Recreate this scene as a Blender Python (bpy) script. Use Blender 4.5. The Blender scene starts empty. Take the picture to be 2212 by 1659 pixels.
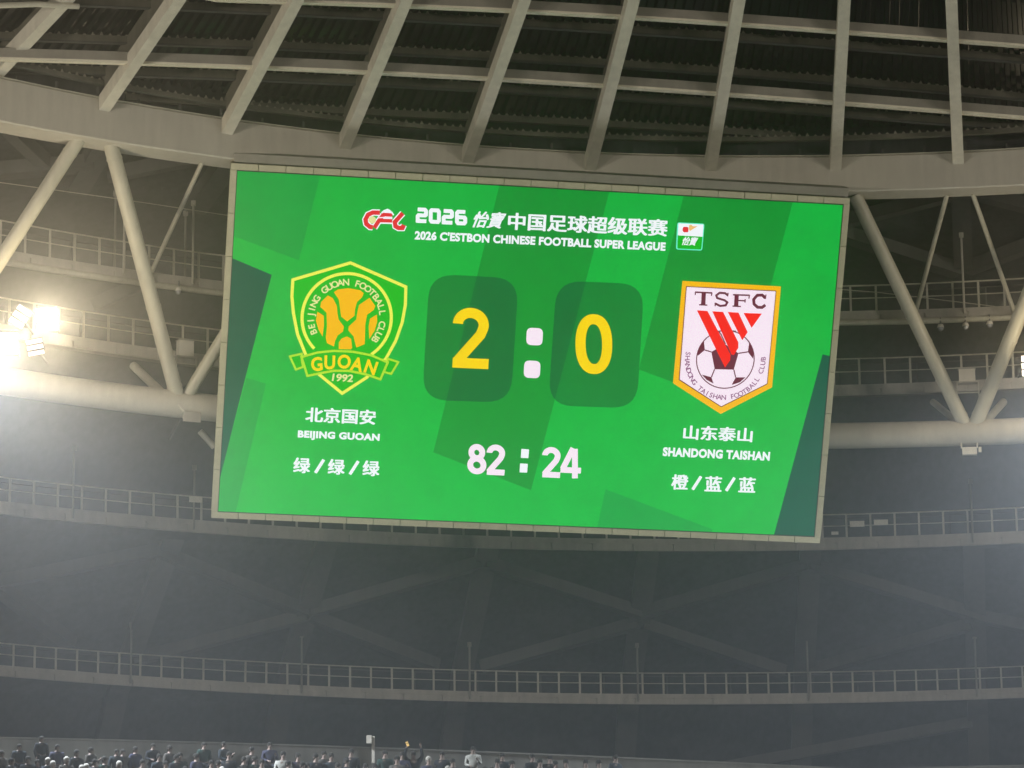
import bpy, bmesh, math, random
import numpy as np
from mathutils import Vector, Matrix

random.seed(7)
SC = bpy.context.scene
COL = SC.collection
R_ = math.radians

# ------------------------------------------------------------------ camera
W, H, FPX = 2212.0, 1659.0, 7000.0            # picture units used for measuring the photograph
PITCH, ROLL = R_(12.77), R_(-0.67)
_c, _s, _cp, _sp = math.cos(ROLL), math.sin(ROLL), math.cos(PITCH), math.sin(PITCH)
CAMROT = np.array([[1, 0, 0], [0, -_sp, -_cp], [0, _cp, -_sp]]) @ np.array([[_c, -_s, 0], [_s, _c, 0], [0, 0, 1]])
cam_d = bpy.data.cameras.new('camera')
cam = bpy.data.objects.new('camera', cam_d)
COL.objects.link(cam)
cam_d.sensor_width = 36.0
cam_d.lens = 36.0 * FPX / W
cam_d.clip_start = 0.5
cam_d.clip_end = 2000.0
cam.matrix_world = Matrix([list(CAMROT[i]) + [0.0] for i in range(3)] + [[0, 0, 0, 1]])
SC.camera = cam

# ------------------------------------------------------------------ world: night sky
world = bpy.data.worlds.new('World')
SC.world = world
world.use_nodes = True
wn = world.node_tree
wn.nodes.clear()
sky = wn.nodes.new('ShaderNodeTexSky')
sky.sky_type = 'NISHITA'
sky.sun_disc = False
sky.sun_elevation = R_(-9.0)
sky.sun_rotation = R_(200.0)
bg = wn.nodes.new('ShaderNodeBackground')
bg.inputs['Strength'].default_value = 0.05
wo = wn.nodes.new('ShaderNodeOutputWorld')
wn.links.new(sky.outputs[0], bg.inputs[0])
wn.links.new(bg.outputs[0], wo.inputs['Surface'])

SC.view_settings.view_transform = 'Standard'
SC.view_settings.look = 'None'
SC.view_settings.exposure = 0.0
SC.view_settings.gamma = 1.0
SC.view_settings.use_curve_mapping = False
SC.cycles.use_denoising = True
SC.cycles.max_bounces = 5
SC.cycles.diffuse_bounces = 3
SC.cycles.volume_bounces = 0
SC.cycles.sample_clamp_indirect = 4.0

# ------------------------------------------------------------------ tuning
HAZE_DENSITY, HAZE_FORWARD = 0.0008, 0.0009    # broad haze and its strongly forward-scattering fine mist
LAMP_L, LAMP_R, LAMP_FAR = 7000.0, 800.0, 20500.0      # watts: floodlights left and right, then the unseen far spots
BEAM_L, BEAM_R = 165000.0, 108000.0  # downward beams from added unseen floodlights, lighting the haze
BACK = 0.13
BEAM_COL, SPILL_COL = (0.80, 0.90, 1.0), (1.0, 0.83, 0.55)
LAMP_COL = (1.0, 0.93, 0.82)

# ------------------------------------------------------------------ measuring helpers
RING = 44.73                                  # radius of the roof's ring beam, metres
CX, CY = 11.494, 72.572                       # centre of the bowl's end curve

def ray(x, y):
    return CAMROT @ np.array([(x - W / 2) / FPX, -(y - H / 2) / FPX, -1.0])

def hit(x, y, r):
    """point of the sight line (x, y) on the upright cylinder of radius r about the bowl's axis"""
    d = ray(x, y)
    h = math.hypot(d[0], d[1])
    ex, ey = d[0] / h, d[1] / h
    b = ex * CX + ey * CY
    D = b + math.sqrt(r * r - CX * CX - CY * CY + b * b)
    return Vector((ex * D, ey * D, d[2] / h * D))

def theta(p):
    return math.atan2(p[0] - CX, p[1] - CY)

def rad(p):
    return math.hypot(p[0] - CX, p[1] - CY)

def polar(t, r, z):
    return Vector((CX + r * math.sin(t), CY + r * math.cos(t), z))

def bisect_ray(x, y, fn, lo=60.0, hi=190.0):
    d = ray(x, y)
    f = lambda t: fn(Vector(d * t))
    a, b = lo, hi
    fa = f(a)
    for _ in range(60):
        m = (a + b) / 2
        if (f(m) > 0) == (fa > 0):
            a = m
        else:
            b = m
    return Vector(d * ((a + b) / 2))

SLOPE = 0.45                                  # the rafters climb towards the middle
_feet = [hit(225, 240, RING), hit(745, 322, RING), hit(1275, 368, RING), hit(1805, 368, RING)]
ZFOOT = sum(p.z for p in _feet) / 4

def roof_hit(x, y, h=0.0):
    return bisect_ray(x, y, lambda p: p.z - (ZFOOT + SLOPE * (RING - rad(p)) + h), 85.0, 130.0)

def roof_z(r, h=0.0):
    return ZFOOT + SLOPE * (RING - r) + h

# profile of the leaning outer shell (radius, height) read off the middle of the picture
_prof = []
for yy, dr in ((300, 1.8), (590, 10.0), (880, 15.0), (1182, 19.5), (1520, 27.5), (1750, 31.0)):
    p = hit(1106, yy, RING + dr)
    _prof.append((p.z, RING + dr))
_prof.sort()

def shell_r(z):
    if z <= _prof[0][0]:
        return _prof[0][1]
    for (z0, r0), (z1, r1) in zip(_prof, _prof[1:]):
        if z <= z1:
            return r0 + (r1 - r0) * (z - z0) / (z1 - z0)
    return _prof[-1][1]

def shell_hit(x, y, off=0.0):
    return bisect_ray(x, y, lambda p: rad(p) - shell_r(p.z) - off if p.y > CY else -1.0, 100.0, 175.0)

def fit_z(curve, r, deg=2):
    ts, zs = [], []
    for x, y in curve:
        p = hit(x, y, r)
        ts.append(theta(p)); zs.append(p.z)
    co = np.polyfit(ts, zs, min(deg, len(curve) - 1))
    lo_, hi_ = min(ts) - 0.04, max(ts) + 0.04
    return lambda t: float(np.polyval(co, min(max(t, lo_), hi_)))

def span(r, y=600, x0=-620, x1=2840):
    return theta(hit(x0, y, r)), theta(hit(x1, y, r))

# ------------------------------------------------------------------ mesh helpers
class MB:
    def __init__(self):
        self.v, self.f, self.m = [], [], []
    def add(self, verts, faces, mat=0):
        o = len(self.v)
        self.v += [tuple(p) for p in verts]
        self.f += [tuple(i + o for i in f) for f in faces]
        self.m += [mat] * len(faces)
    def box(self, c, ax, ay, az, mat=0):
        c, ax, ay, az = Vector(c), Vector(ax), Vector(ay), Vector(az)
        vs = [c + ax * i + ay * j + az * k for k in (-1, 1) for j in (-1, 1) for i in (-1, 1)]
        self.add(vs, [(0, 2, 3, 1), (4, 5, 7, 6), (0, 1, 5, 4), (2, 6, 7, 3), (0, 4, 6, 2), (1, 3, 7, 5)], mat)
    def beam(self, a, b, w, d, up=(0, 0, 1), drop=0.0, mat=0):
        """bar of width w and depth d from a to b; a, b lie on its underside raised by drop"""
        a, b = Vector(a), Vector(b)
        t = (b - a).normalized()
        s = t.cross(Vector(up)).normalized()
        n = s.cross(t).normalized()
        c = (a + b) / 2 + n * (d / 2 + drop)
        self.box(c, t * ((b - a).length / 2), s * (w / 2), n * (d / 2), mat)
    def tube(self, pts, r, n=12, mat=0, cap=True):
        pts = [Vector(p) for p in pts]
        rings = []
        for i, p in enumerate(pts):
            t = (pts[min(i + 1, len(pts) - 1)] - pts[max(i - 1, 0)]).normalized()
            u = Vector((0, 0, 1)) if abs(t.z) < 0.9 else Vector((0, 1, 0))
            s = t.cross(u).normalized()
            q = s.cross(t).normalized()
            rr = r[i] if isinstance(r, (list, tuple)) else r
            rings.append([p + s * rr * math.cos(2 * math.pi * k / n) + q * rr * math.sin(2 * math.pi * k / n) for k in range(n)])
        vs = [v for g in rings for v in g]
        fs = []
        for i in range(len(pts) - 1):
            for k in range(n):
                fs.append((i * n + k, i * n + (k + 1) % n, (i + 1) * n + (k + 1) % n, (i + 1) * n + k))
        if cap:
            fs.append(tuple(range(n - 1, -1, -1)))
            fs.append(tuple((len(pts) - 1) * n + k for k in range(n)))
        self.add(vs, fs, mat)
    def sweep(self, sections, closed=True, cap=True, mat=0):
        """sections: list of equal-length vertex loops"""
        n = len(sections[0])
        vs = [p for s in sections for p in s]
        fs = []
        kk = n if closed else n - 1
        for i in range(len(sections) - 1):
            for k in range(kk):
                fs.append((i * n + k, i * n + (k + 1) % n, (i + 1) * n + (k + 1) % n, (i + 1) * n + k))
        if cap and closed:
            fs.append(tuple(range(n - 1, -1, -1)))
            fs.append(tuple((len(sections) - 1) * n + k for k in range(n)))
        self.add(vs, fs, mat)
    def sphere(self, c, r, n=10, m=6, mat=0, sc=(1, 1, 1)):
        c = Vector(c)
        vs, fs = [], []
        for i in range(m + 1):
            a = math.pi * i / m
            for k in range(n):
                b = 2 * math.pi * k / n
                vs.append(c + Vector((r * sc[0] * math.sin(a) * math.cos(b), r * sc[1] * math.sin(a) * math.sin(b), r * sc[2] * math.cos(a))))
        for i in range(m):
            for k in range(n):
                fs.append((i * n + k, (i + 1) * n + k, (i + 1) * n + (k + 1) % n, i * n + (k + 1) % n))
        self.add(vs, fs, mat)
    def build(self, name, mats, parent=None, smooth=False):
        me = bpy.data.meshes.new(name)
        me.from_pydata(self.v, [], self.f)
        for m in (mats if isinstance(mats, (list, tuple)) else [mats]):
            me.materials.append(m)
        me.polygons.foreach_set('material_index', self.m)
        bm = bmesh.new(); bm.from_mesh(me)
        bmesh.ops.recalc_face_normals(bm, faces=bm.faces)
        bm.to_mesh(me); bm.free()
        if smooth:
            me.polygons.foreach_set('use_smooth', [True] * len(me.polygons))
            try:
                me.set_sharp_from_angle(angle=R_(40))
            except Exception:
                pass
        return link(name, me, parent)

def link(name, me, parent=None):
    o = bpy.data.objects.new(name, me)
    COL.objects.link(o)
    if parent is not None:
        o.parent = parent
        o.matrix_parent_inverse = Matrix.Translation(-Vector(parent.location)) if parent.rotation_euler.to_matrix() == Matrix.Identity(3) else parent.matrix_basis.inverted()
    return o

def empty(name, loc=(0, 0, 0)):
    o = bpy.data.objects.new(name, None)
    o.location = loc
    o.empty_display_size = 0.5
    COL.objects.link(o)
    return o

def tag(o, label=None, cat=None, group=None, kind=None):
    if label: o['label'] = label
    if cat: o['category'] = cat
    if group: o['group'] = group
    if kind: o['kind'] = kind
    return o

ORD = ['first', 'second', 'third', 'fourth', 'fifth', 'sixth', 'seventh', 'eighth', 'ninth', 'tenth', 'eleventh', 'twelfth',
       'thirteenth', 'fourteenth', 'fifteenth', 'sixteenth', 'seventeenth', 'eighteenth', 'nineteenth', 'twentieth',
       'twenty-first', 'twenty-second', 'twenty-third', 'twenty-fourth', 'twenty-fifth', 'twenty-sixth', 'twenty-seventh',
       'twenty-eighth', 'twenty-ninth', 'thirtieth']

def ORDN(n):
    if n <= 30: return ORD[n - 1]
    tens = {3: 'thirty', 4: 'forty', 5: 'fifty', 6: 'sixty', 7: 'seventy', 8: 'eighty', 9: 'ninety'}[n // 10]
    return tens[:-1] + 'ieth' if n % 10 == 0 else tens + '-' + ORD[n % 10 - 1]

# ------------------------------------------------------------------ materials
def lin(c):
    return tuple(((v / 255) / 12.92 if v / 255 <= 0.04045 else ((v / 255 + 0.055) / 1.055) ** 2.4) for v in c)

def paint(name, col, rough=0.55, metal=0.0, var=0.18, scale=0.6, streak=0.0, bump=0.0, spec=0.4):
    m = bpy.data.materials.new(name)
    m.use_nodes = True
    nt = m.node_tree
    b = nt.nodes['Principled BSDF']
    b.inputs['Roughness'].default_value = rough
    b.inputs['Metallic'].default_value = metal
    b.inputs['Specular IOR Level'].default_value = spec
    tc = nt.nodes.new('ShaderNodeTexCoord')
    mp = nt.nodes.new('ShaderNodeMapping')
    mp.inputs['Scale'].default_value = (1, 1, 1 - streak)
    nt.links.new(tc.outputs['Object'], mp.inputs[0])
    no = nt.nodes.new('ShaderNodeTexNoise')
    no.inputs['Scale'].default_value = scale
    no.inputs['Detail'].default_value = 8
    no.inputs['Roughness'].default_value = 0.68
    nt.links.new(mp.outputs[0], no.inputs['Vector'])
    mp2 = nt.nodes.new('ShaderNodeMapping')              # dirt runs stretched down the surface
    mp2.inputs['Scale'].default_value = (3.0, 3.0, 0.35)
    nt.links.new(tc.outputs['Object'], mp2.inputs[0])
    n2 = nt.nodes.new('ShaderNodeTexNoise')
    n2.inputs['Scale'].default_value = 1.3
    n2.inputs['Detail'].default_value = 5
    nt.links.new(mp2.outputs[0], n2.inputs['Vector'])
    mx = nt.nodes.new('ShaderNodeMath')
    mx.operation = 'MULTIPLY_ADD'
    mx.inputs[1].default_value = 0.45
    sc_ = nt.nodes.new('ShaderNodeMath')
    sc_.operation = 'MULTIPLY'
    sc_.inputs[1].default_value = 0.55
    nt.links.new(no.outputs['Fac'], sc_.inputs[0])
    nt.links.new(n2.outputs['Fac'], mx.inputs[0])
    nt.links.new(sc_.outputs[0], mx.inputs[2])
    cr = nt.nodes.new('ShaderNodeValToRGB')
    cr.color_ramp.elements[0].position = 0.36
    cr.color_ramp.elements[1].position = 0.62
    cr.color_ramp.elements[0].color = tuple(v * (1 - var * 1.2) for v in col) + (1,)
    cr.color_ramp.elements[1].color = tuple(min(1, v * (1 + var)) for v in col) + (1,)
    nt.links.new(mx.outputs[0], cr.inputs[0])
    nt.links.new(cr.outputs[0], b.inputs['Base Color'])
    if bump:
        bu = nt.nodes.new('ShaderNodeBump')
        bu.inputs['Strength'].default_value = bump
        bu.inputs['Distance'].default_value = 0.02
        nt.links.new(no.outputs['Fac'], bu.inputs['Height'])
        nt.links.new(bu.outputs[0], b.inputs['Normal'])
    return m

def glow(name, rgb, strength=1.0, mottled=0.0):
    """a lit LED surface; mottled adds the fine unevenness of the LED modules"""
    m = bpy.data.materials.new(name)
    m.use_nodes = True
    nt = m.node_tree
    nt.nodes.clear()
    out = nt.nodes.new('ShaderNodeOutputMaterial')
    em = nt.nodes.new('ShaderNodeEmission')
    c = lin(rgb)
    em.inputs['Color'].default_value = c + (1,)
    em.inputs['Strength'].default_value = strength
    nt.links.new(em.outputs[0], out.inputs['Surface'])
    if mottled:
        tc = nt.nodes.new('ShaderNodeTexCoord')
        no = nt.nodes.new('ShaderNodeTexNoise')
        no.inputs['Scale'].default_value = 0.9
        no.inputs['Detail'].default_value = 8
        no.inputs['Roughness'].default_value = 0.7
        nt.links.new(tc.outputs['Object'], no.inputs['Vector'])
        mr = nt.nodes.new('ShaderNodeMapRange')
        mr.inputs['From Min'].default_value = 0.3
        mr.inputs['From Max'].default_value = 0.7
        mr.inputs['To Min'].default_value = strength * (1 - mottled)
        mr.inputs['To Max'].default_value = strength * (1 + mottled)
        nt.links.new(no.outputs['Fac'], mr.inputs['Value'])
        sp = nt.nodes.new('ShaderNodeSeparateXYZ')
        nt.links.new(tc.outputs['Object'], sp.inputs[0])
        m3 = nt.nodes.new('ShaderNodeMapRange')
        m3.inputs['From Min'].default_value = -6.3
        m3.inputs['From Max'].default_value = 6.3
        m3.inputs['To Min'].default_value = 1.07
        m3.inputs['To Max'].default_value = 0.92
        nt.links.new(sp.outputs['Y'], m3.inputs['Value'])
        sn = nt.nodes.new('ShaderNodeVectorMath')        # one value per LED cabinet
        sn.operation = 'SNAP'
        sn.inputs[1].default_value = (0.9739, 0.9, 10.0)
        nt.links.new(tc.outputs['Object'], sn.inputs[0])
        wnz = nt.nodes.new('ShaderNodeTexWhiteNoise')
        nt.links.new(sn.outputs[0], wnz.inputs['Vector'])
        m4 = nt.nodes.new('ShaderNodeMapRange')
        m4.inputs['To Min'].default_value = 0.982
        m4.inputs['To Max'].default_value = 1.018
        nt.links.new(wnz.outputs['Value'], m4.inputs['Value'])
        q1 = nt.nodes.new('ShaderNodeMath'); q1.operation = 'MULTIPLY'
        q2 = nt.nodes.new('ShaderNodeMath'); q2.operation = 'MULTIPLY'
        nt.links.new(mr.outputs[0], q1.inputs[0]); nt.links.new(m3.outputs[0], q1.inputs[1])
        nt.links.new(q1.outputs[0], q2.inputs[0]); nt.links.new(m4.outputs[0], q2.inputs[1])
        nt.links.new(q2.outputs[0], em.inputs['Strength'])
    return m

M_CREAM = paint('cream_paint', (0.47, 0.43, 0.36), 0.5, var=0.09, scale=0.35, bump=0.15)
M_RAFTER = paint('rafter_paint', (0.53, 0.49, 0.40), 0.5, var=0.12, scale=0.4)
M_FLANGE_LIT = paint('flange_lit_tone', (0.74, 0.68, 0.54), 0.45, var=0.08, scale=0.5)  # lighter than the web: light from below put into the colour
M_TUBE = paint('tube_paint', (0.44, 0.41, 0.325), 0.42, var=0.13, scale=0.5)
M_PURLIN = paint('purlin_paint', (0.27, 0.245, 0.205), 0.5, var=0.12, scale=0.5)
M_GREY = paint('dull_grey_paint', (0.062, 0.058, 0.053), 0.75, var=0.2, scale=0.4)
M_GAP_LIGHT = paint('gap_light_tone', (0.22, 0.20, 0.16), 0.5, var=0.3, scale=2.0)  # pale tone standing in for light between deck and purlin
M_OLIVE = paint('olive_primer', (0.105, 0.095, 0.072), 0.6, var=0.25, scale=0.4)
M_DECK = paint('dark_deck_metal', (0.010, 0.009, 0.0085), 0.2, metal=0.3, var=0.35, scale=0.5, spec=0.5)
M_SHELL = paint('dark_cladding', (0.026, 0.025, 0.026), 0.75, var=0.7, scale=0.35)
M_CAT = paint('catwalk_paint', (0.34, 0.31, 0.27), 0.55, var=0.15, scale=0.8)
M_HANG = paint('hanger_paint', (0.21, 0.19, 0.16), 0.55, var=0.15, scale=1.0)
M_RAIL = paint('rail_paint', (0.40, 0.37, 0.31), 0.5, var=0.15, scale=1.0)
M_BEZEL = paint('bezel_panel', (0.50, 0.47, 0.33), 0.5, var=0.07, scale=0.7)
M_DARK = paint('black_metal', (0.015, 0.015, 0.015), 0.5, var=0.2)
M_PALEBOX = paint('pale_box_paint', (0.62, 0.58, 0.50), 0.5, var=0.08, scale=1.5)
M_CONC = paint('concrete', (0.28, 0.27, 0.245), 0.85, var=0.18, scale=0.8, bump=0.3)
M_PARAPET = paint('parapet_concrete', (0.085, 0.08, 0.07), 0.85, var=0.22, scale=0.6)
M_GRASS = paint('pitch_grass', (0.055, 0.115, 0.03), 0.9, var=0.3, scale=0.3)
M_GROUND = paint('asphalt', (0.05, 0.05, 0.05), 0.9, var=0.2)
M_CHROME = paint('dome_shell', (0.55, 0.55, 0.55), 0.18, metal=0.7, var=0.05)

# ------------------------------------------------------------------ setting
b = MB(); b.add([(-400, -300, -12.5), (400, -300, -12.5), (400, 500, -12.5), (-400, 500, -12.5)], [(0, 1, 2, 3)])
tag(b.build('ground', M_GROUND), kind='structure')
b = MB(); b.add([(-30, 12, -12.45), (42, 12, -12.45), (42, 104, -12.45), (-30, 104, -12.45)], [(0, 1, 2, 3)])
tag(b.build('pitch', M_GRASS), kind='structure')

# raked terrace under the crowd
TER = []                                       # (radius, floor height) of the rows, top row first
p_par = hit(900, 1622, RING - 2.0)
ztop = p_par.z
for k in range(26):
    TER.append((RING - 2.3 - 0.95 * k * 0.42, ztop - 1.55 - 0.36 * k))
b = MB()
t0, t1 = R_(-62), R_(40)
prof = [(RING + 0.5, ztop - 3.5), (RING + 0.5, TER[0][1])]
for (r, z) in TER:
    prof += [(r - 0.4, z), (r - 0.4, z - 0.36)]
prof += [(prof[-1][0], -12.4), (RING + 0.5, -12.4)]
b.sweep([[polar(t0 + (t1 - t0) * i / 40, r, z) for r, z in prof] for i in range(41)])
tag(b.build('terrace', M_CONC), kind='structure')

# ------------------------------------------------------------------ outer shell cladding behind everything
b = MB()
n = 60
t0, t1 = R_(-75), R_(55)
secs = []
pr = [(r + 1.3, z) for z, r in _prof]
pr = [(pr[0][0] + 1.5, -12.0)] + pr + [(RING + 2.6, pr[-1][1] + 3.6)]
for i in range(n + 1):
    t = t0 + (t1 - t0) * i / n
    secs.append([polar(t, r, z) for r, z in pr] + [polar(t, r + 0.4, z) for r, z in reversed(pr)])
b.sweep(secs)
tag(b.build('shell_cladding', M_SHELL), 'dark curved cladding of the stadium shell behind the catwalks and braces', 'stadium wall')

# ------------------------------------------------------------------ ring beam
BT = [(0, 170), (219, 210), (478, 253), (738, 288), (1003, 313), (1266, 330), (1458, 338), (1623, 341), (1806, 335), (2058, 331), (2212, 318)]
BL = [(0, 265), (51, 273), (236, 304), (444, 332), (1106, 400), (1500, 415), (1874, 414), (2047, 409), (2212, 397)]
zt, zl = fit_z(BT, RING), fit_z(BL, RING)
a0, a1 = span(RING, 300)
N = 72
root = tag(empty('ring_beam', hit(1106, 385, RING)), 'broad pale ring beam curving across the photo above the scoreboard', 'roof beam')
b = MB()
secs = []
for i in range(N + 1):
    t = a0 + (a1 - a0) * i / N
    top, low = zt(t), zl(t)
    e = 0.05
    secs.append([polar(t, RING, low + e), polar(t, RING + e, low), polar(t, RING + 1.15, low), polar(t, RING + 1.15, top), polar(t, RING + e, top), polar(t, RING, top - e)])
b.sweep(secs)
b.build('beam', M_CREAM, root)
b = MB()                                        # thin lip along the top edge
b.sweep([[polar(a0 + (a1 - a0) * i / N, RING + dr, zt(a0 + (a1 - a0) * i / N) + dz) for dr, dz in ((-0.03, 0.003), (-0.03, 0.04), (0.12, 0.04), (0.12, 0.003))] for i in range(N + 1)])
b.build('lip', M_TUBE, root)
k = 0
x = 40
while x < 2212:
    t = theta(hit(x, 330, RING))
    b = MB()
    p = polar(t, RING + 0.35, zt(t) + 0.002)
    b.beam(p, p + Vector((0, 0, 0.34 + 0.08 * (k % 3))), 0.09, 0.12, up=(0, 1, 0))
    b.build('stub_post', M_GREY, root)
    x += 89
    k += 1

# ------------------------------------------------------------------ rafters
RAF = [((0, 160), (150, 0)), ((225, 240), (390, 0)), ((490, 290), (645, 0)), ((745, 322), (880, 0)), ((1010, 352), (1135, 0)),
       ((1275, 368), (1370, 0)), ((1535, 370), (1598, 0)), ((1805, 368), (1825, 0)), ((2070, 355), (2055, 0))]
raf_dir = []
RAF = RAF + [((2335, 330), (2283, 0)), ((2600, 295), (2512, 0))]
for i, (lo, hi) in enumerate(RAF):
    A = hit(*lo, RING)                           # underside meets the beam's face here
    B = bisect_ray(*hi, lambda p: p.z - (A.z + SLOPE * (RING - rad(p))), 85.0, 130.0)
    d = (B - A).normalized()
    # shift along the line so that the foot runs 0.4 m into the beam
    s = (rad(A) - (RING + 0.4)) / max(0.2, math.hypot(d.x, d.y))
    A2 = A + d * s
    B2 = B + d * 6.0
    raf_dir.append((A2, B2))
    lab = 'pale box rafter rising from the ring beam, ' + (ORD[i] + ' from the left edge' if i < 5 else ['fourth from the right edge', 'third from the right edge', 'second from the right edge', 'first from the right edge', 'one bay beyond the right edge', 'two bays beyond the right edge'][i - 5])
    r = tag(empty('roof_rafter', A2), lab, 'rafter', 'roof rafters')
    b = MB(); b.beam(A2, B2, 0.42, 0.50)
    b.build('box_section', M_RAFTER, r)
    b = MB()                                    # narrower upper flange carrying the deck
    b.beam(A2 + d * 0.9, B2, 0.16, 0.80, drop=0.503)
    b.build('upper_flange', M_OLIVE, r)

# ------------------------------------------------------------------ purlins
def purlin(curve, h, name, label, mats, wid, dep, flange, x0=-130, x1=2340):
    """curve: lower edge in the picture; h: height of that edge above the rafters' underside"""
    ts, rs = [], []
    for x, y in curve:
        p = roof_hit(x, y, h)
        ts.append(theta(p)); rs.append(rad(p))
    co = np.polyfit(ts, rs, 3 if len(curve) > 6 else 2)
    ta, tb = ts[0], ts[-1]
    if x0 < 0: ta = ts[0] - 0.20
    if x1 > 2212: tb = ts[-1] + 0.20
    root = tag(empty(name, polar(ts[0], rs[0], roof_z(rs[0], h))), label, 'purlin', 'roof purlins')
    web, fl = [], []
    n = 60
    for i in range(n + 1):
        t = ta + (tb - ta) * i / n
        r = float(np.polyval(co, min(max(t, ts[0] - 0.05), ts[-1] + 0.05)))
        z = roof_z(r, h)
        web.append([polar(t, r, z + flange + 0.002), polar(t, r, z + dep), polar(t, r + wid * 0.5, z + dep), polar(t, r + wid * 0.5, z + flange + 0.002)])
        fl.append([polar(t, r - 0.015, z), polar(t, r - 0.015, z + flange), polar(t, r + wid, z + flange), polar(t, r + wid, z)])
    b = MB(); b.sweep(web); b.build('web', mats[0], root)
    if h > 0.9:                                   # saw-tooth row added as light through the gap under the deck
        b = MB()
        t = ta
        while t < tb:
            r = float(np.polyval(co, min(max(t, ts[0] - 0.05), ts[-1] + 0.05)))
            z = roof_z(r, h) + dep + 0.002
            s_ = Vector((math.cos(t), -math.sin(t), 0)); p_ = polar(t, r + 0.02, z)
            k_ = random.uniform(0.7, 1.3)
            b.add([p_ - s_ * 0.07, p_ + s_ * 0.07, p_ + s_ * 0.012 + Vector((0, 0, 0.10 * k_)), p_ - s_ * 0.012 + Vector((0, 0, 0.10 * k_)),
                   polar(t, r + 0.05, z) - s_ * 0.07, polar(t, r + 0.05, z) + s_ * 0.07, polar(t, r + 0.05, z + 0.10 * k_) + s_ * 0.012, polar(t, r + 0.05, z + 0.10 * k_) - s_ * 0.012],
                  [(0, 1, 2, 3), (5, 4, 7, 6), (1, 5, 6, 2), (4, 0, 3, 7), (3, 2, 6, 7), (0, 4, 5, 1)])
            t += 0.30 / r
        o_ = b.build('gap_light_tooth', M_GAP_LIGHT, root)
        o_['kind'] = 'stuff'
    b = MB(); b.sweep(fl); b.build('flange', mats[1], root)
    return root

P1 = [(40, 130), (280, 137), (553, 145), (702, 154), (1061, 169), (1303, 186), (1404, 197), (1802, 219), (2212, 256)]
P2 = [(600, 4), (907, 15), (1119, 24), (1351, 38), (1404, 40), (1813, 69), (2051, 88), (2212, 100)]
D3 = [(132, 11), (342, 17), (600, 30), (702, 36), (893, 46), (1071, 55), (1404, 75), (1605, 87), (1806, 104), (2054, 124), (2212, 135)]
D2 = [(79, 89), (284, 93), (560, 103), (702, 111), (863, 118), (1064, 128), (1310, 145), (1404, 150), (1594, 163), (1802, 179), (2054, 201), (2212, 217)]
D1 = [(27, 157), (290, 165), (560, 174), (702, 178), (832, 186), (1044, 198), (1297, 214), (1404, 220), (1572, 232), (1799, 249), (2054, 270), (2212, 283)]
D0 = [(273, 214), (533, 236), (702, 243), (798, 248), (1010, 255), (1057, 260), (1273, 271), (1404, 281), (1572, 290), (1720, 299)]
EE = [(0, 135), (140, 166), (273, 191), (478, 226), (640, 250), (798, 267), (1010, 284), (1273, 297), (1458, 303), (1600, 306), (1791, 303), (1989, 294), (2212, 283)]
purlin(P1, 0.30, 'purlin', 'brighter lower purlin with shining bottom flange, running right across between the rafters', (M_PURLIN, M_FLANGE_LIT), 0.26, 0.42, 0.09)
purlin(P2, 0.30, 'purlin', 'brighter upper purlin with shining bottom flange, leaving the photo at its top edge', (M_PURLIN, M_FLANGE_LIT), 0.26, 0.42, 0.09)
purlin(D3, 1.25, 'purlin', 'dull olive purlin just under the topmost bright purlin', (M_OLIVE, M_GREY), 0.2, 0.30, 0.05)
purlin(D2, 1.25, 'purlin', 'dull olive purlin just above the lower bright purlin', (M_OLIVE, M_GREY), 0.2, 0.28, 0.05)
purlin(D1, 1.25, 'purlin', 'dull olive purlin just below the lower bright purlin', (M_OLIVE, M_GREY), 0.2, 0.32, 0.05)
purlin(D0, 1.25, 'purlin', 'faint olive purlin close over the ring beam that fades out before the right side', (M_OLIVE, M_OLIVE), 0.2, 0.24, 0.04, x0=0, x1=2000)
purlin(EE, 0.95, 'purlin', 'dark edge purlin following the ring beam just above its top', (M_OLIVE, M_OLIVE), 0.2, 0.16, 0.04)

# extra light rails seen at the top left corner
b = MB(); b.tube([roof_hit(-60, 14, 0.6), roof_hit(80, 9, 0.6), roof_hit(170, 14, 0.6)], 0.10, 8)
tag(b.build('light_rail', M_TUBE, None, True), 'short pale rail crossing the first rafter in the top left corner', 'rail')
b = MB(); b.tube([roof_hit(122, 16, 0.9), roof_hit(66, 78, 0.9)], 0.16, 8)
tag(b.build('roof_strut', M_TUBE, None, True), 'stubby pale strut left of the first rafter in the top left corner', 'strut')

# ------------------------------------------------------------------ corrugated roof deck
b = MB()
t0, t1 = R_(-62), R_(34)
pitch_m = 0.34
nr = int((t1 - t0) * 38 / pitch_m)
edge_t, edge_r = [], []
for x, y in EE:
    p = roof_hit(x, y, 0.95); edge_t.append(theta(p)); edge_r.append(rad(p))
eco = np.polyfit(edge_t, edge_r, 3)
def edge(t):
    return float(np.polyval(eco, min(max(t, edge_t[0]), edge_t[-1]))) + 0.25
lower, upper = [], []
for i in range(nr + 1):
    t = t0 + (t1 - t0) * i / nr
    dt = (t1 - t0) / nr
    big = 0.13 if i % 3 else 0.22
    for ft, hh in ((0.0, 0.0), (0.42, 0.0), (0.52, big), (0.90, big)):
        tt = t + dt * ft
        row = []
        for j in range(7):
            r = edge(tt) - 17.0 * j / 6
            row.append(polar(tt, r, roof_z(r, 1.58) + hh))
        lower.append(row)
nrow = len(lower)
vs, fs = [], []
for row in lower: vs += row
for row in lower: vs += [p + Vector((0, 0, 0.25)) for p in row]
o = nrow * 7
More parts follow.
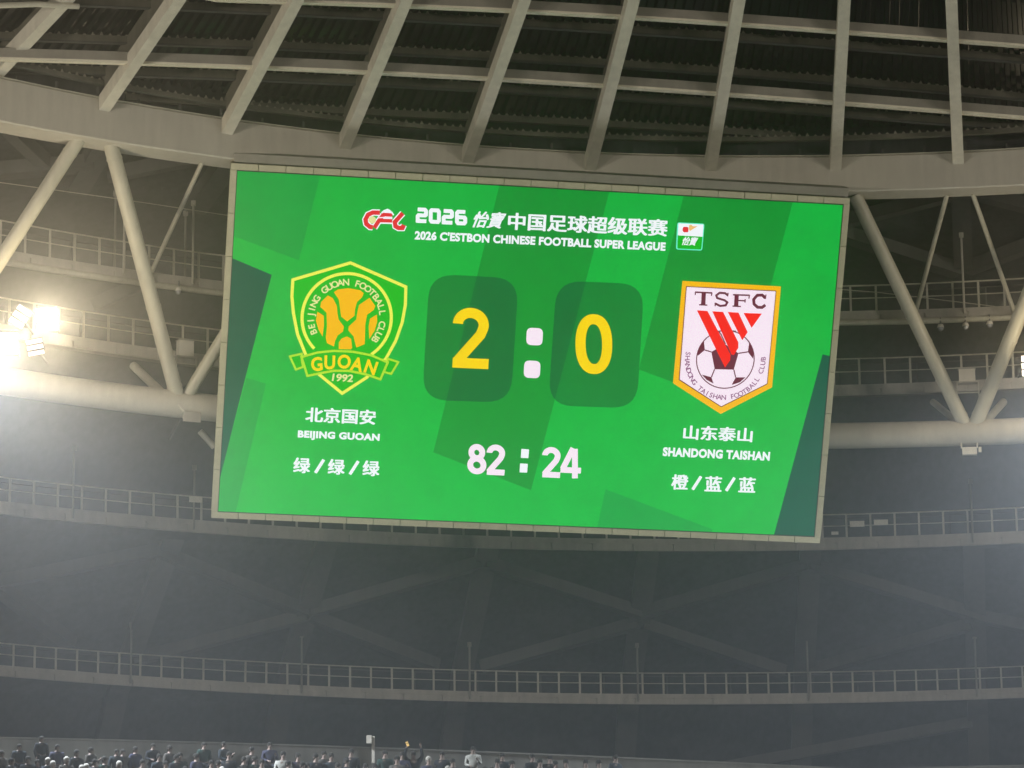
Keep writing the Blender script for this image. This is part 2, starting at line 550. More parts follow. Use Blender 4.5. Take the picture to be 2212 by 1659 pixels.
for i in range(nrow - 1):
    for j in range(6):
        fs.append((i * 7 + j, i * 7 + j + 1, (i + 1) * 7 + j + 1, (i + 1) * 7 + j))
        fs.append((o + i * 7 + j, o + (i + 1) * 7 + j, o + (i + 1) * 7 + j + 1, o + i * 7 + j + 1))
    fs.append((i * 7, (i + 1) * 7, o + (i + 1) * 7, o + i * 7))
b.add(vs, fs)
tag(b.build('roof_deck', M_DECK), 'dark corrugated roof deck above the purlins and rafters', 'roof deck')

# ------------------------------------------------------------------ truss: chord and diagonal tubes
CHORD_R = RING + 4.6
CT = [(0, 795), (176, 817), (349, 843), (1792, 915), (2080, 915), (2212, 904)]
CB = [(0, 852), (176, 872), (376, 902), (1792, 966), (2080, 961), (2212, 953)]
ct, cb = fit_z(CT, CHORD_R), fit_z(CB, CHORD_R)
a0, a1 = span(CHORD_R, 900)
def chord_pt(t): return polar(t, CHORD_R, (ct(t) + cb(t)) / 2)
b = MB()
b.tube([chord_pt(a0 + (a1 - a0) * i / 60) for i in range(61)], 0.5, 20)
tag(b.build('chord_tube', M_CREAM, None, True), 'thick horizontal tube that runs behind the scoreboard at two thirds of its height', 'steel tube')

def top_node(x, y): return hit(x, y, RING + 0.62)
def chord_node(x):
    t = theta(hit(x, 890, CHORD_R)); return chord_pt(t)
TUBES = [
    (top_node(170, 300), chord_node(-155), 0.26, 'slanting truss tube leaving the left edge above the floodlights'),
    (top_node(238, 308), chord_node(387), 0.27, 'thick truss tube slanting down between floodlights and scoreboard'),
    (top_node(700, 372), chord_node(392), 0.22, 'truss tube whose lower end shows at the scoreboard\'s left side'),
    (top_node(1846, 420), chord_node(2090), 0.26, 'thick truss tube slanting down from the scoreboard\'s top right corner'),
    (top_node(2318, 400), chord_node(2098), 0.28, 'truss tube with a bright edge rising to the right edge of the photo'),
]
for A, B, r, lab in TUBES:
    b = MB(); b.tube([A, B], r, 18)
    tt_ = tag(b.build('truss_tube', M_TUBE, None, True), lab, 'steel tube', 'thick truss tubes')
    for f_ in (0.06, 0.62, 0.93):
        q = A.lerp(B, f_); dd = (B - A).normalized()
        b = MB(); b.tube([q - dd * 0.03, q + dd * 0.03], r + 0.018, 18)
        b.build('weld_collar', M_TUBE, tt_, True)
THIN = [
    (hit(437, 350, RING + 0.9), hit(326, 590, RING + 6.5), 0.085, 'thin pale strut from the ring beam down to the catwalk left of the scoreboard'),
    (hit(2046, 420, RING + 0.9), hit(1976, 680, RING + 6.5), 0.09, 'thin pale strut leaning left under the beam, right of the scoreboard'),
    (hit(2101, 418, RING + 0.9), hit(2193, 680, RING + 6.5), 0.09, 'thin pale strut leaning right under the beam, near the right edge'),
    (hit(288, 790, RING + 7.0), chord_node(352) + Vector((0, 0.3, 0.35)), 0.16, 'short back strut meeting the thick chord left of the scoreboard'),
    (hit(2015, 868, RING + 7.0), chord_node(2082) + Vector((0, 0.3, 0.3)), 0.13, 'short dark back strut meeting the chord right of the scoreboard'),
    (hit(2168, 868, RING + 7.0), chord_node(2125) + Vector((0, 0.2, 0.35)), 0.15, 'short pale back strut behind the bright tube near the right edge'),
    (hit(432, 931, RING + 6.5), hit(463, 966, RING + 6.5), 0.12, 'stubby pale tube end below the chord at the scoreboard\'s left edge'),
    (hit(396, 893, RING + 4.4), hit(366, 948, RING + 6.0), 0.06, 'thin drooping strut under the chord node left of the scoreboard'),
]
for A, B, r, lab in THIN:
    b = MB(); b.tube([A, B], r, 12)
    tag(b.build('strut', M_TUBE if r != 0.06 else M_GREY, None, True), lab, 'strut', 'thin struts')

# ------------------------------------------------------------------ shell lattice: columns and braces fading into haze
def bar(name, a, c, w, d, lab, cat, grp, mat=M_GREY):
    A, B = shell_hit(*a), shell_hit(*c)
    b = MB()
    m = 8
    pts = [A.lerp(B, i / m) for i in range(m + 1)]
    up = Vector((0, 0, 1)) if abs((B - A).normalized().z) < 0.6 else Vector((0, 1, 0))
    secs = []
    for p in pts:
        t = (B - A).normalized(); s = t.cross(up).normalized(); nn = s.cross(t).normalized()
        secs.append([p + s * w / 2 * i + nn * d / 2 * j for i, j in ((-1, -1), (1, -1), (1, 1), (-1, 1))])
    b.sweep(secs)
    return tag(b.build(name, mat), lab, cat, grp)

def col_line(x, ytop, ybot):
    """follow a radial line of the shell through picture point (x, y middle)"""
    p = shell_hit(x, (ytop + ybot) / 2)
    return theta(p)

COLS = [(323, 1163, 1460), (668, 1180, 1480), (1030, 1203, 1500), (1386, 1203, 1500), (1745, 1200, 1500), (2106, 1184, 1500)]
for i, (x, y0, y1) in enumerate(COLS):
    t = theta(shell_hit(x, 1300))
    zc0 = shell_hit(x, 1165).z
    zc1 = shell_hit(x, 1659).z - 2.5
    b = MB()
    secs = []
    for k in range(13):
        z = zc0 + (zc1 - zc0) * k / 12
        p = polar(t, shell_r(z), z)
        s = Vector((math.cos(t), -math.sin(t), 0))
        u = Vector((math.sin(t), math.cos(t), 0))
        secs.append([p + s * 0.45 * a + u * 0.35 * c for a, c in ((-1, -1), (1, -1), (1, 1), (-1, 1))])
    b.sweep(secs)
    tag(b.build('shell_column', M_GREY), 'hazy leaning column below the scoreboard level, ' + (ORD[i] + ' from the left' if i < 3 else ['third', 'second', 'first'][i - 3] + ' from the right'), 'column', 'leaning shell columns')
BR = [
    ((-60, 1268), (345, 1188), 'hazy brace falling to the left edge from the first shell column'),
    ((335, 1190), (665, 1322), 'hazy brace between the first and second shell columns, upper'),
    ((-40, 1240), (150, 1388), 'hazy brace falling from the left edge towards the first column'),
    ((290, 1425), (662, 1330), 'hazy brace between the first and second shell columns, lower'),
    ((665, 1322), (1040, 1215), 'hazy brace between the second and third shell columns, upper'),
    ((665, 1330), (940, 1436), 'hazy brace between the second and third shell columns, lower'),
    ((1045, 1215), (1385, 1325), 'hazy brace between the third and fourth shell columns, upper'),
    ((1040, 1440), (1380, 1345), 'hazy brace between the third and fourth shell columns, lower'),
    ((1385, 1325), (1745, 1220), 'hazy brace between the fourth and fifth shell columns, upper'),
    ((1385, 1348), (1690, 1450), 'hazy brace between the fourth and fifth shell columns, lower'),
    ((1745, 1220), (2106, 1328), 'hazy brace between the fifth and sixth shell columns, upper'),
    ((1750, 1448), (2100, 1348), 'hazy brace between the fifth and sixth shell columns, lower'),
    ((2106, 1330), (2300, 1370), 'hazy brace leaving the right edge from the sixth shell column'),
    ((1560, 1659), (2100, 1560), 'faint brace in the bottom right corner behind the parapet'),
]
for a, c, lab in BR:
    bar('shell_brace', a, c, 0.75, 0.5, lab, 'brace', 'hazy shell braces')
UP = [
    ((235, 290), (163, 410), 0.85, 'column', 'dim leaning column behind the ring beam above the floodlights'),
    ((500, 340), (420, 450), 0.85, 'column', 'dim leaning column behind the ring beam at the scoreboard\'s top left corner'),
    ((2075, 405), (2081, 570), 0.75, 'column', 'dim upright column behind the two thin struts near the right edge'),
    ((20, 278), (118, 372), 0.5, 'brace', 'dim brace falling right under the beam in the upper left corner'),
    ((232, 378), (440, 338), 0.5, 'brace', 'dim brace rising to the beam left of the scoreboard'),
    ((-30, 372), (200, 352), 0.9, 'brace', 'wide dim band crossing behind the first truss tube'),
    ((1735, 500), (2060, 418), 0.55, 'brace', 'dim brace rising right towards the beam, right of the scoreboard'),
    ((2092, 412), (2300, 465), 0.55, 'brace', 'dim brace falling to the right edge just under the beam'),
    ((1780, 492), (2070, 585), 0.75, 'brace', 'wide dim brace falling right behind the thin strut'),
    ((2090, 580), (2300, 500), 0.6, 'brace', 'dim brace rising to the right edge above the catwalk'),
    ((200, 660), (300, 615), 0.35, 'brace', 'dim brace rising right to the truss tube above the floodlights'),
]
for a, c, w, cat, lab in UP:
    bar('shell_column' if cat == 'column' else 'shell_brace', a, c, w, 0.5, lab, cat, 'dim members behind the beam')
zz = shell_hit(1106, 1050)
b = MB()
zs = shell_hit(1900, 1010).z

# ------------------------------------------------------------------ catwalks
def catwalk(label, rail, bot, r, spacing, toe, deckw, pipe=False, phase=0.0, skip=None):
    zr, zb = fit_z(rail, r), fit_z(bot, r)
    ym = rail[len(rail) // 2][1]
    a0, a1 = span(r, ym, -480, 2720)
    tm = (a0 + a1) / 2
    root = tag(empty('catwalk', polar(tm, r, zb(tm))), label, 'catwalk', 'maintenance catwalks')
    N = 64
    T = [a0 + (a1 - a0) * i / N for i in range(N + 1)]
    def ringbar(dr0, dr1, z0, z1):
        b = MB()
        b.sweep([[polar(t, r + dr0, z0(t)), polar(t, r + dr0, z1(t)), polar(t, r + dr1, z1(t)), polar(t, r + dr1, z0(t))] for t in T])
        return b
    b = MB()
    secs = []
    seam = 1.7 / r
    t = a0
    while t < a1:
        for q, dr in ((0.0, 0.0), (0.94, 0.0), (0.945, 0.06), (0.99, 0.06), (0.995, 0.0)):
            tt = t + seam * q
            secs.append([polar(tt, r + dr, zb(tt)), polar(tt, r + dr, zb(tt) + toe * 0.55), polar(tt, r + 0.10, zb(tt) + toe * 0.55), polar(tt, r + 0.10, zb(tt))])
        t += seam
    b.sweep(secs)
    b.build('edge_beam', M_CAT, root)
    ringbar(0.05, 0.09, lambda t: zb(t) + toe * 0.55 + 0.012, lambda t: zb(t) + toe).build('toe_board', M_CAT, root)
    ringbar(0.103, deckw, lambda t: zb(t) + toe * 0.35, lambda t: zb(t) + toe * 0.42).build('deck', M_OLIVE, root)
    if pipe:
        b = MB(); b.tube([polar(t, r - 0.02, zb(t) - 0.13) for t in T], 0.12, 10)
        b.build('pipe', M_TUBE, root, True)
    b = MB(); b.tube([polar(t, r + 0.07, zr(t)) for t in T], 0.03, 6); b.build('handrail', M_RAIL, root, True)
    b = MB(); b.tube([polar(t, r + 0.07, (zr(t) + zb(t) + toe) / 2) for t in T], 0.022, 6); b.build('mid_rail', M_RAIL, root, True)
    b = MB(); b.tube([polar(t, r + deckw, zr(t)) for t in T], 0.025, 6); b.build('rear_handrail', M_GREY, root, True)
    n = int((a1 - a0) * r / spacing)
    for i in range(n + 1):
        t = a0 + (i + phase) * spacing / r
        if t > a1: break
        b = MB()
        p0, p1 = polar(t, r + 0.13, zb(t) + toe * 0.45), polar(t, r + 0.13, zr(t) + 0.02)
        u = Vector((math.sin(t), math.cos(t), 0))
        b.beam(p0, p1, 0.085, 0.04, up=u)
        b.build('post', M_RAIL, root)
        if i % 3 == 0:
            b = MB()
            b.beam(polar(t + 0.3 * spacing / r, r + deckw, zb(t) + toe * 0.42), polar(t + 0.3 * spacing / r, r + deckw, zr(t)), 0.06, 0.04, up=u)
            b.build('rear_post', M_GREY, root)
    return root, zr, zb

CW1R, CW2R, CW3R, CW4R = RING + 6.6, RING + 7.4, RING + 15.5, RING + 24.0
cw1, zr1, zb1 = catwalk('uppermost catwalk with pale pipe under its edge, behind the truss tubes',
        [(0, 475), (90, 491), (203, 509), (366, 536), (476, 551), (1819, 617), (2022, 610), (2193, 602)],
        [(0, 560), (134, 576), (298, 602), (481, 628), (1810, 690), (1956, 689), (2184, 678)], CW1R, 1.0, 0.36, 1.1, True)
cw2, zr2, zb2 = catwalk('second catwalk from the top, at the height of the floodlights',
        [(0, 640), (181, 671), (222, 677), (317, 694), (1804, 773), (2059, 767), (2144, 764)],
        [(0, 722), (181, 753), (273, 769), (1801, 853), (2033, 848), (2212, 838)], CW2R, 1.0, 0.44, 1.1, False, 0.35)
cw3, zr3, zb3 = catwalk('third catwalk from the top, level with the scoreboard\'s bottom edge',
        [(0, 1027), (178, 1051), (376, 1070), (1106, 1108), (1948, 1106), (2194, 1097)],
        [(0, 1105), (171, 1134), (1057, 1182), (1283, 1189), (1458, 1190), (1954, 1185), (2212, 1172)], CW3R, 1.0, 0.52, 1.1, False, 0.6)
cw4, zr4, zb4 = catwalk('lowest catwalk, a long hazy curve below the scoreboard',
        [(0, 1390), (195, 1404), (468, 1423), (738, 1437), (924, 1444), (1194, 1452), (1420, 1456), (1784, 1451), (2212, 1438)],
        [(0, 1461), (738, 1503), (1057, 1517), (1420, 1524), (1842, 1518), (2212, 1506)], CW4R, 0.92, 0.46, 1.1)

# tall hanger posts that stand on the catwalks
HANG = [
    (270, 393, CW1R, zb1, 'tall hanger post on the uppermost catwalk, left of the thick truss tube'),
    (250, 418, CW1R + 0.9, zb1, 'thinner hanger post just left of the tall one on the uppermost catwalk'),
    (401, 461, CW1R + 0.9, zb1, 'thin hanger post beside the thin strut on the uppermost catwalk'),
    (418, 439, CW1R, zb1, 'tall hanger post nearest the scoreboard\'s left side on the uppermost catwalk'),
    (2076, 508, CW1R, zb1, 'hanger post on the uppermost catwalk between the two thin struts'),
    (160, 968, CW3R, zb3, 'hazy hanger post on the third catwalk under the floodlights'),
    (420, 1010, CW3R, zb3, 'hazy hanger post on the third catwalk beside the scoreboard'),
    (2096, 1040, CW3R, zb3, 'hazy hanger post on the third catwalk near the right edge'),
    (284, 1350, CW4R, zb4, 'hazy hanger post on the lowest catwalk, first from the left'),
    (652, 1372, CW4R, zb4, 'hazy hanger post on the lowest catwalk, second from the left'),
    (1014, 1392, CW4R, zb4, 'hazy hanger post on the lowest catwalk under the clock'),
    (1376, 1394, CW4R, zb4, 'hazy hanger post on the lowest catwalk, third from the right'),
    (1742, 1366, CW4R, zb4, 'hazy hanger post on the lowest catwalk, second from the right'),
    (2105, 1375, CW4R, zb4, 'hazy hanger post on the lowest catwalk, first from the right'),
]
for x, y, r, zb, lab in HANG:
    p = hit(x, y, r - 0.05)
    t = theta(p)
    root = tag(empty('hanger_post', polar(t, r - 0.05, zb(t))), lab, 'post', 'hanger posts')
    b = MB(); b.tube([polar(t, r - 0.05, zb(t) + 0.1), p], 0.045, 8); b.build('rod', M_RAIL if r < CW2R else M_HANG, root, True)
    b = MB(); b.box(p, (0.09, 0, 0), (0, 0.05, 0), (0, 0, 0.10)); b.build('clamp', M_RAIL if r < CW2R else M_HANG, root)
# cables
for pts, r, lab in (([(-60, 386), (130, 412), (300, 436), (497, 466)], CW1R, 'thin cable strung above the uppermost catwalk, left of the scoreboard'),
                    ([(1800, 624), (1900, 632), (2010, 645), (2150, 662)], CW1R - 0.1, 'thin slack cable in front of the uppermost railing, right of the scoreboard')):
    b = MB(); b.tube([hit(x, y, r) for x, y in pts], 0.018, 6)
    tag(b.build('cable', M_RAIL, None, True), lab, 'cable')

# ------------------------------------------------------------------ camera domes, boxes, plates
def dome(x, y, lab):
    p = hit(x, y, CW1R - 0.1)
    root = tag(empty('dome_camera', p), lab, 'camera', 'dome cameras under the catwalk')
    b = MB(); b.tube([p + Vector((0, 0, 0.42)), p + Vector((0, 0, 0.13))], 0.035, 8); b.build('mount', M_GREY, root, True)
    b = MB(); b.tube([p + Vector((0, 0, 0.15)), p + Vector((0, 0, 0.02))], [0.10, 0.14], 14); b.build('housing', M_PALEBOX, root, True)
    b = MB(); b.sphere(p, 0.135, 16, 10); b.build('bubble', M_CHROME, root, True)
dome(386, 630, 'round dome camera hanging under the catwalk left of the scoreboard')
dome(2032, 709, 'dome camera under the uppermost catwalk, left of the three in a row')
dome(2086, 706, 'dome camera under the uppermost catwalk, middle of the three in a row')
dome(2138, 702, 'dome camera under the uppermost catwalk, right of the three in a row')

def pic_box(name, x0, y0, x1, y1, r, depth, mat, parent=None):
    a, c = hit(x0, y1, r), hit(x1, y0, r)
    mid = (a + c) / 2
    t = theta(mid)
    s = Vector((math.cos(t), -math.sin(t), 0)); u = Vector((math.sin(t), math.cos(t), 0))
    w = (c - a).dot(s) / 2; h = (c.z - a.z) / 2
    b = MB(); b.box(mid + u * depth / 2, s * abs(w), u * depth / 2, Vector((0, 0, h)))
    return b.build(name, mat, parent), mid, s, u, abs(w), h

def equipment(x0, y0, x1, y1, r, lab, tray):
    root = tag(empty('equipment_box', hit((x0 + x1) / 2, y1, r)), lab, 'equipment box', 'equipment boxes on the second catwalk')
    o, mid, s, u, w, h = pic_box('box', x0, y0, x1, y1, r, 0.3, M_PALEBOX, root)
    b = MB()
    b.box(mid + u * 0.15 + Vector((0, 0, h + 0.016)), s * (w + 0.03), u * 0.18, Vector((0, 0, 0.014)))
    b.build('lid', M_CAT, root)
    b = MB()
    z = -h - 0.03
    b.box(mid + u * 0.2 + Vector((0, 0, z)), s * (w + 0.12), u * 0.25, Vector((0, 0, 0.025)))
    for k in (-1, 1):
        b.tube([mid + s * k * (w + 0.09) + Vector((0, 0, z)), mid + s * k * (w + 0.12) + Vector((0, 0, z - tray))], 0.03, 6)
    b.tube([mid - s * (w + 0.1) + Vector((0, 0, z - tray * 0.6)), mid + s * (w + 0.1) + Vector((0, 0, z - tray * 0.6))], 0.03, 6)
    b.build('bracket', M_RAIL, root)
equipment(387, 737, 419, 767, CW2R - 0.35, 'pale equipment box at the V of the truss tubes, left of the scoreboard', 0.45)
equipment(2072, 796, 2106, 824, CW2R - 0.35, 'pale equipment box at the V of the truss tubes, right of the scoreboard', 0.72)

root = tag(empty('junction_box', hit(2096, 982, CHORD_R - 0.3)), 'pinkish box slung from two hooks under the chord, right of the scoreboard', 'junction box')
o, mid, s, u, w, h = pic_box('box', 2079, 965, 2110, 982, CHORD_R - 0.3, 0.25, M_PALEBOX, root)
b = MB()
for k in (-1, 1):
    b.tube([mid + s * k * (w + 0.02) + u * .1 + Vector((0, 0, h - .02)), mid + s * k * (w + 0.03) + u * .1 + Vector((0, 0, h + 0.32))], 0.03, 6)
b.build('hook', M_PALEBOX, root)
pic_box('side_clip', 2114, 965, 2120, 976, CHORD_R - 0.3, 0.12, M_PALEBOX, root)
root = tag(empty('node_plate', hit(415, 900, CHORD_R - 0.45)), 'dull plate under the chord where the tubes meet, left of the scoreboard', 'plate')
o, mid, s, u, w, h = pic_box('plate', 397, 892, 434, 909, CHORD_R - 0.45, 0.10, M_CAT, root)
b = MB(); b.tube([mid - s * w + Vector((0, 0, h)), mid - s * (w + 0.25) + Vector((0, 0, h + 0.22))], 0.05, 8); b.build('bracket', M_PALEBOX, root)

def plate(x0, y0, x1, y1, r, lab):
    root = tag(empty('rail_plate', hit((x0 + x1) / 2, y1, r)), lab, 'sign plate', 'pale plates on the third catwalk')
    o, mid, s, u, w, h = pic_box('plate', x0, y0, x1, y1, r, 0.03, M_PALEBOX, root)
    b = MB()
    for k in (-0.6, 0.6):
        b.box(mid + s * w * k + u * 0.06, s * 0.02, u * 0.028, Vector((0, 0, h * 0.5)))
    b.build('clip', M_GREY, root)
plate(409, 1073, 437, 1084, CW3R - 0.12, 'pale blank plate on the third catwalk railing, left of the scoreboard')
plate(1836, 1125, 1867, 1138, CW3R - 0.12, 'pale blank plate on the third catwalk railing, left of the pair right of the scoreboard')
plate(1888, 1122, 1918, 1134, CW3R - 0.12, 'pale blank plate on the third catwalk railing, right of the pair right of the scoreboard')
plate(1796, 1148, 1811, 1155, CW3R - 0.12, 'small dim plate low beside the scoreboard\'s bottom right corner')

# ------------------------------------------------------------------ floodlights
M_LED = glow('led_panel', (255, 244, 228), 2.2)
M_LED_HOT = glow('led_panel_full', (255, 244, 226), 6.0)
def floodlight(x, y, r, wpx, hpx, roll_deg, lab, hot, bars=3, tilt=0.35):
    c = hit(x, y, r)
    root = tag(empty('floodlight', c), lab, 'floodlight', 'floodlights on the truss')
    fwd = (Vector((0, 0, 0)) - c).normalized()            # roughly towards the far stand and the pitch
    fwd = (fwd + Vector((0, 0, -tilt))).normalized()
    s0 = Vector((0, 0, 1)).cross(fwd).normalized()
    u0 = fwd.cross(s0).normalized()
    a = R_(roll_deg)
    s = s0 * math.cos(a) + u0 * math.sin(a)
    u = u0 * math.cos(a) - s0 * math.sin(a)
    sc = c.length / FPX
    w, h = wpx * sc / 2, hpx * sc / 2
    b = MB(); b.box(c - fwd * 0.12, s * (w + 0.03), u * (h + 0.03), fwd * 0.10); b.build('housing', M_DARK, root)
    gap = 0.075
    bh = (2 * h - gap * (bars - 1)) / bars
    for k in range(bars):
        q = c + u * (-h + bh / 2 + k * (bh + gap))
        b = MB(); b.box(q - fwd * 0.01, s * w, u * (bh / 2), fwd * 0.012); b.build('led_panel', M_LED_HOT if hot else M_LED, root)
    b = MB()
    b.tube([c - fwd * 0.22 - s * (w * 0.9), c - fwd * 0.5 - s * (w * 0.9), c - fwd * 0.5 + s * (w * 0.9), c - fwd * 0.22 + s * (w * 0.9)], 0.03, 6)
    b.tube([c - fwd * 0.5, c - fwd * 0.6 + Vector((0, 3.0, 0.05))], 0.04, 6)
    b.build('bracket', M_GREY, root)
    return c, fwd
FR = RING + 1.5
floodlight(102, 690, FR, 44, 48, 3, 'blazing white floodlight, right and upper of the glaring pair at the left edge', True)
floodlight(44, 684, FR, 33, 43, -32, 'three-bar floodlight tilted to the right, upper at the left edge', False, tilt=0.1)
floodlight(14, 742, FR, 46, 48, 2, 'blazing white floodlight cut by the left edge', True)
floodlight(76, 750, FR, 34, 33, 12, 'three-bar floodlight leaning left, lowest of the left cluster', False, tilt=0.1)
floodlight(-95, 725, FR, 46, 48, 0, 'added unseen floodlight on the truss just beyond the left edge', True)  # fixture added to house the unseen left haze beam
floodlight(2460, 800, FR, 46, 48, 0, 'added unseen floodlight on the truss well beyond the right edge', True)  # fixture added where the unseen right haze beam starts
floodlight(2226, 790, FR, 36, 44, 0, 'floodlight barely entering at the right edge beside the bright tube', True)

def cluster_light(name, p, aim, watts, size=150, blend=1.0, soft=0.35, col=LAMP_COL):
    l = bpy.data.lights.new(name, 'SPOT')
    l.energy = watts
    l.color = col
    l.spot_size = R_(size)
    l.spot_blend = blend
    l.shadow_soft_size = soft
    o = bpy.data.objects.new(name, l)
    COL.objects.link(o)
    o.location = p
    d = Vector(aim) - Vector(p)
    o.rotation_euler = d.to_track_quat('-Z', 'Y').to_euler()
    return o
pl = hit(-95, 725, FR - 0.9)
pr_ = hit(2460, 800, FR - 0.9)
for p, heads, wide, down in ((pl, ((104, 694), (16, 744)), LAMP_L, BEAM_L), (pr_, ((2290, 790),), LAMP_R, BEAM_R)):
    cluster_light('unseen_floodlight_beam', p, (p.x * -0.2 + 1.0, 99.0, -12.0), down, 100, 1.0, col=BEAM_COL)  # unseen beam, placed out of view to light the haze below
    for hx_, hy_ in heads:
        q = hit(hx_, hy_, FR - 0.7)
        cluster_light('floodlight_spill', q, (0.0, 0.0, -4.0), wide / len(heads), 104, 0.8, col=SPILL_COL)
        l = bpy.data.lights.new('floodlight_backspill', 'POINT')
        l.energy = wide / len(heads) * (BACK if p is pl else BACK * 4)
        l.color = SPILL_COL
        l.shadow_soft_size = 0.25
        o = bpy.data.objects.new('floodlight_backspill', l)
        COL.objects.link(o)
        o.location = q
# unseen spots further round the roof, aimed across to light the far end's steel
tl, tr = theta(pl), theta(pr_)
for deg in (-118, -82, 78, 112):
    p = polar(R_(deg), RING, pl.z)
    cluster_light('unseen_floodlight_beam', p, (6.0, 116.0, 30.0), LAMP_FAR, 75, 0.8)

# ------------------------------------------------------------------ SCOREBOARD
SW, SHT = 22.4, 12.6
_scr = [(513, 366), (1822, 440), (1758, 1160), (470, 1106)]
_src = [(0, SHT), (SW, SHT), (SW, 0), (0, 0)]
_A = []
for (X, Y), (x, y) in zip(_src, _scr):
    u, v = -(x - W / 2) / FPX, (y - H / 2) / FPX        # with z = -1 the ray is (-u, ..): use d = (X/Z, Y/Z)
    _A.append([X, Y, 1, 0, 0, 0, -u * X, -u * Y, -u])
    _A.append([0, 0, 0, X, Y, 1, -v * X, -v * Y, -v])
_h = np.linalg.svd(np.array(_A))[2][-1].reshape(3, 3)
if _h[2, 2] > 0: _h = -_h
_hw = CAMROT @ _h
_k = 2.0 / (np.linalg.norm(_hw[:, 0]) + np.linalg.norm(_hw[:, 1]))
_hw = _hw * _k
SX = Vector(_hw[:, 0]).normalized()
SY = Vector(_hw[:, 1]); SY = (SY - SX * SY.dot(SX)).normalized()
SN = SX.cross(SY).normalized()                           # towards the viewer
SO = Vector(_hw[:, 2] + _hw[:, 0] * SW / 2 + _hw[:, 1] * SHT / 2)   # middle of the display
SMAT = Matrix(((SX.x, SY.x, SN.x, SO.x), (SX.y, SY.y, SN.y, SO.y), (SX.z, SY.z, SN.z, SO.z), (0, 0, 0, 1)))
board = empty('scoreboard')
board.matrix_world = SMAT
board.rotation_mode = 'XYZ'
tag(board, 'giant green LED scoreboard in a beige frame, hung under the ring beam', 'scoreboard')

def S(x, y):
    """photograph pixel (4096 wide) -> metres on the display, origin in its middle"""
    d = Vector(ray(x * W / 4096.0, y * W / 4096.0))
    t = SO.dot(SN) / d.dot(SN)
    p = d * t - SO
    return (p.dot(SX), p.dot(SY))

def sub(name, b, mats, parent):
    """mesh given in display coordinates"""
    me = bpy.data.meshes.new(name)
    me.from_pydata(b.v, [], b.f)
    for m in (mats if isinstance(mats, (list, tuple)) else [mats]):
        me.materials.append(m)
    me.polygons.foreach_set('material_index', b.m)
    o = bpy.data.objects.new(name, me)
    COL.objects.link(o)
    o.parent = parent
    return o

hw, hh = SW / 2, SHT / 2
FW = 0.225
# frame: four bars of separate bezel panels with dark seams between them
b = MB()
def bezel_run(x0, y0, x1, y1, z0, z1, n, horizontal):
    for i in range(n):
        g = 0.012
        if horizontal:
            a, c = x0 + (x1 - x0) * i / n + g, x0 + (x1 - x0) * (i + 1) / n - g
            b.box(((a + c) / 2, (y0 + y1) / 2, (z0 + z1) / 2), ((c - a) / 2, 0, 0), (0, (y1 - y0) / 2, 0), (0, 0, (z1 - z0) / 2))
        else:
            a, c = y0 + (y1 - y0) * i / n + g, y0 + (y1 - y0) * (i + 1) / n - g
            b.box(((x0 + x1) / 2, (a + c) / 2, (z0 + z1) / 2), ((x1 - x0) / 2, 0, 0), (0, (c - a) / 2, 0), (0, 0, (z1 - z0) / 2))
bezel_run(-hw - FW, hh, hw + FW, hh + FW, -0.28, 0.06, 23, True)
bezel_run(-hw - FW, -hh - FW, hw + FW, -hh, -0.28, 0.06, 23, True)
bezel_run(-hw - FW, -hh, -hw, hh, -0.28, 0.06, 8, False)
bezel_run(hw, -hh, hw + FW, hh, -0.28, 0.06, 8, False)
frame = sub('frame', b, M_BEZEL, board)
b = MB()
for q_ in ((0, hh - 0.02, hw, 0.02), (0, -hh + 0.012, hw, 0.012), (-hw + 0.012, 0, 0.012, hh - 0.045), (hw - 0.012, 0, 0.012, hh - 0.045)):
    b.box((q_[0], q_[1], 0.034), (q_[2], 0, 0), (0, q_[3], 0), (0, 0, 0.024))
sub('inner_lip', b, M_DARK, board)
b = MB()
b.box((0, 0, -0.55), (hw + FW - 0.03, 0, 0), (0, hh + FW - 0.03, 0), (0, 0, 0.26))
sub('cabinet', b, M_DARK, board)
b = MB()
b.box((0.0, hh + FW + 0.22, -0.30), (hw + 0.12, 0, 0), (0, 0.15, 0), (0, 0, 0.40))
b.box((0.0, hh + FW + 0.05, -0.36), (hw - 0.2, 0, 0), (0, 0.018, 0), (0, 0, 0.30))
sub('header_rail', b, M_PURLIN, board)
for sgn in (-1, 1):
    for y in (-4.2, 0.0, 4.2):
        b = MB(); b.box((sgn * (hw - 2), y, -1.6), (0.1, 0, 0), (0, 0.1, 0), (0, 0, 0.78)); sub('rear_bracket', b, M_GREY, board)

EM = 1.0
G_BASE = glow('screen_green', (0, 190, 66), EM, 0.07)
G_MID = glow('screen_mid_green', (0, 170, 66), EM, 0.06)
G_DARK = glow('screen_dark_green', (0, 157, 52), EM, 0.06)
G_TEAL = glow('screen_teal', (4, 90, 66), EM, 0.08)
G_BOX = glow('score_panel_green', (0, 138, 54), EM, 0.05)
G_BOXD = glow('score_panel_dark_green', (0, 117, 54), EM, 0.05)
C_WHITE = glow('screen_white', (246, 250, 255), 1.15)
C_PINK = glow('screen_warm_white', (254, 236, 250), 1.12)
C_YEL = glow('screen_yellow', (255, 218, 0), 1.1)
C_YEL2 = glow('screen_amber', (255, 190, 0), 1.08)
C_LEMON = glow('screen_lemon', (250, 250, 90), 1.05)
C_LIME = glow('screen_lime', (190, 236, 50), 1.0)
C_CREST = glow('crest_green', (0, 196, 28), 1.0)
C_RED = glow('screen_red', (255, 0, 0), 1.1)
C_RED2 = glow('screen_logo_red', (236, 30, 50), 1.05)
C_MAROON = glow('screen_maroon', (110, 25, 60), 1.0)
C_MAUVE = glow('screen_mauve', (150, 85, 135), 1.0)
C_ORANGE = glow('screen_orange', (255, 200, 120), 1.05)
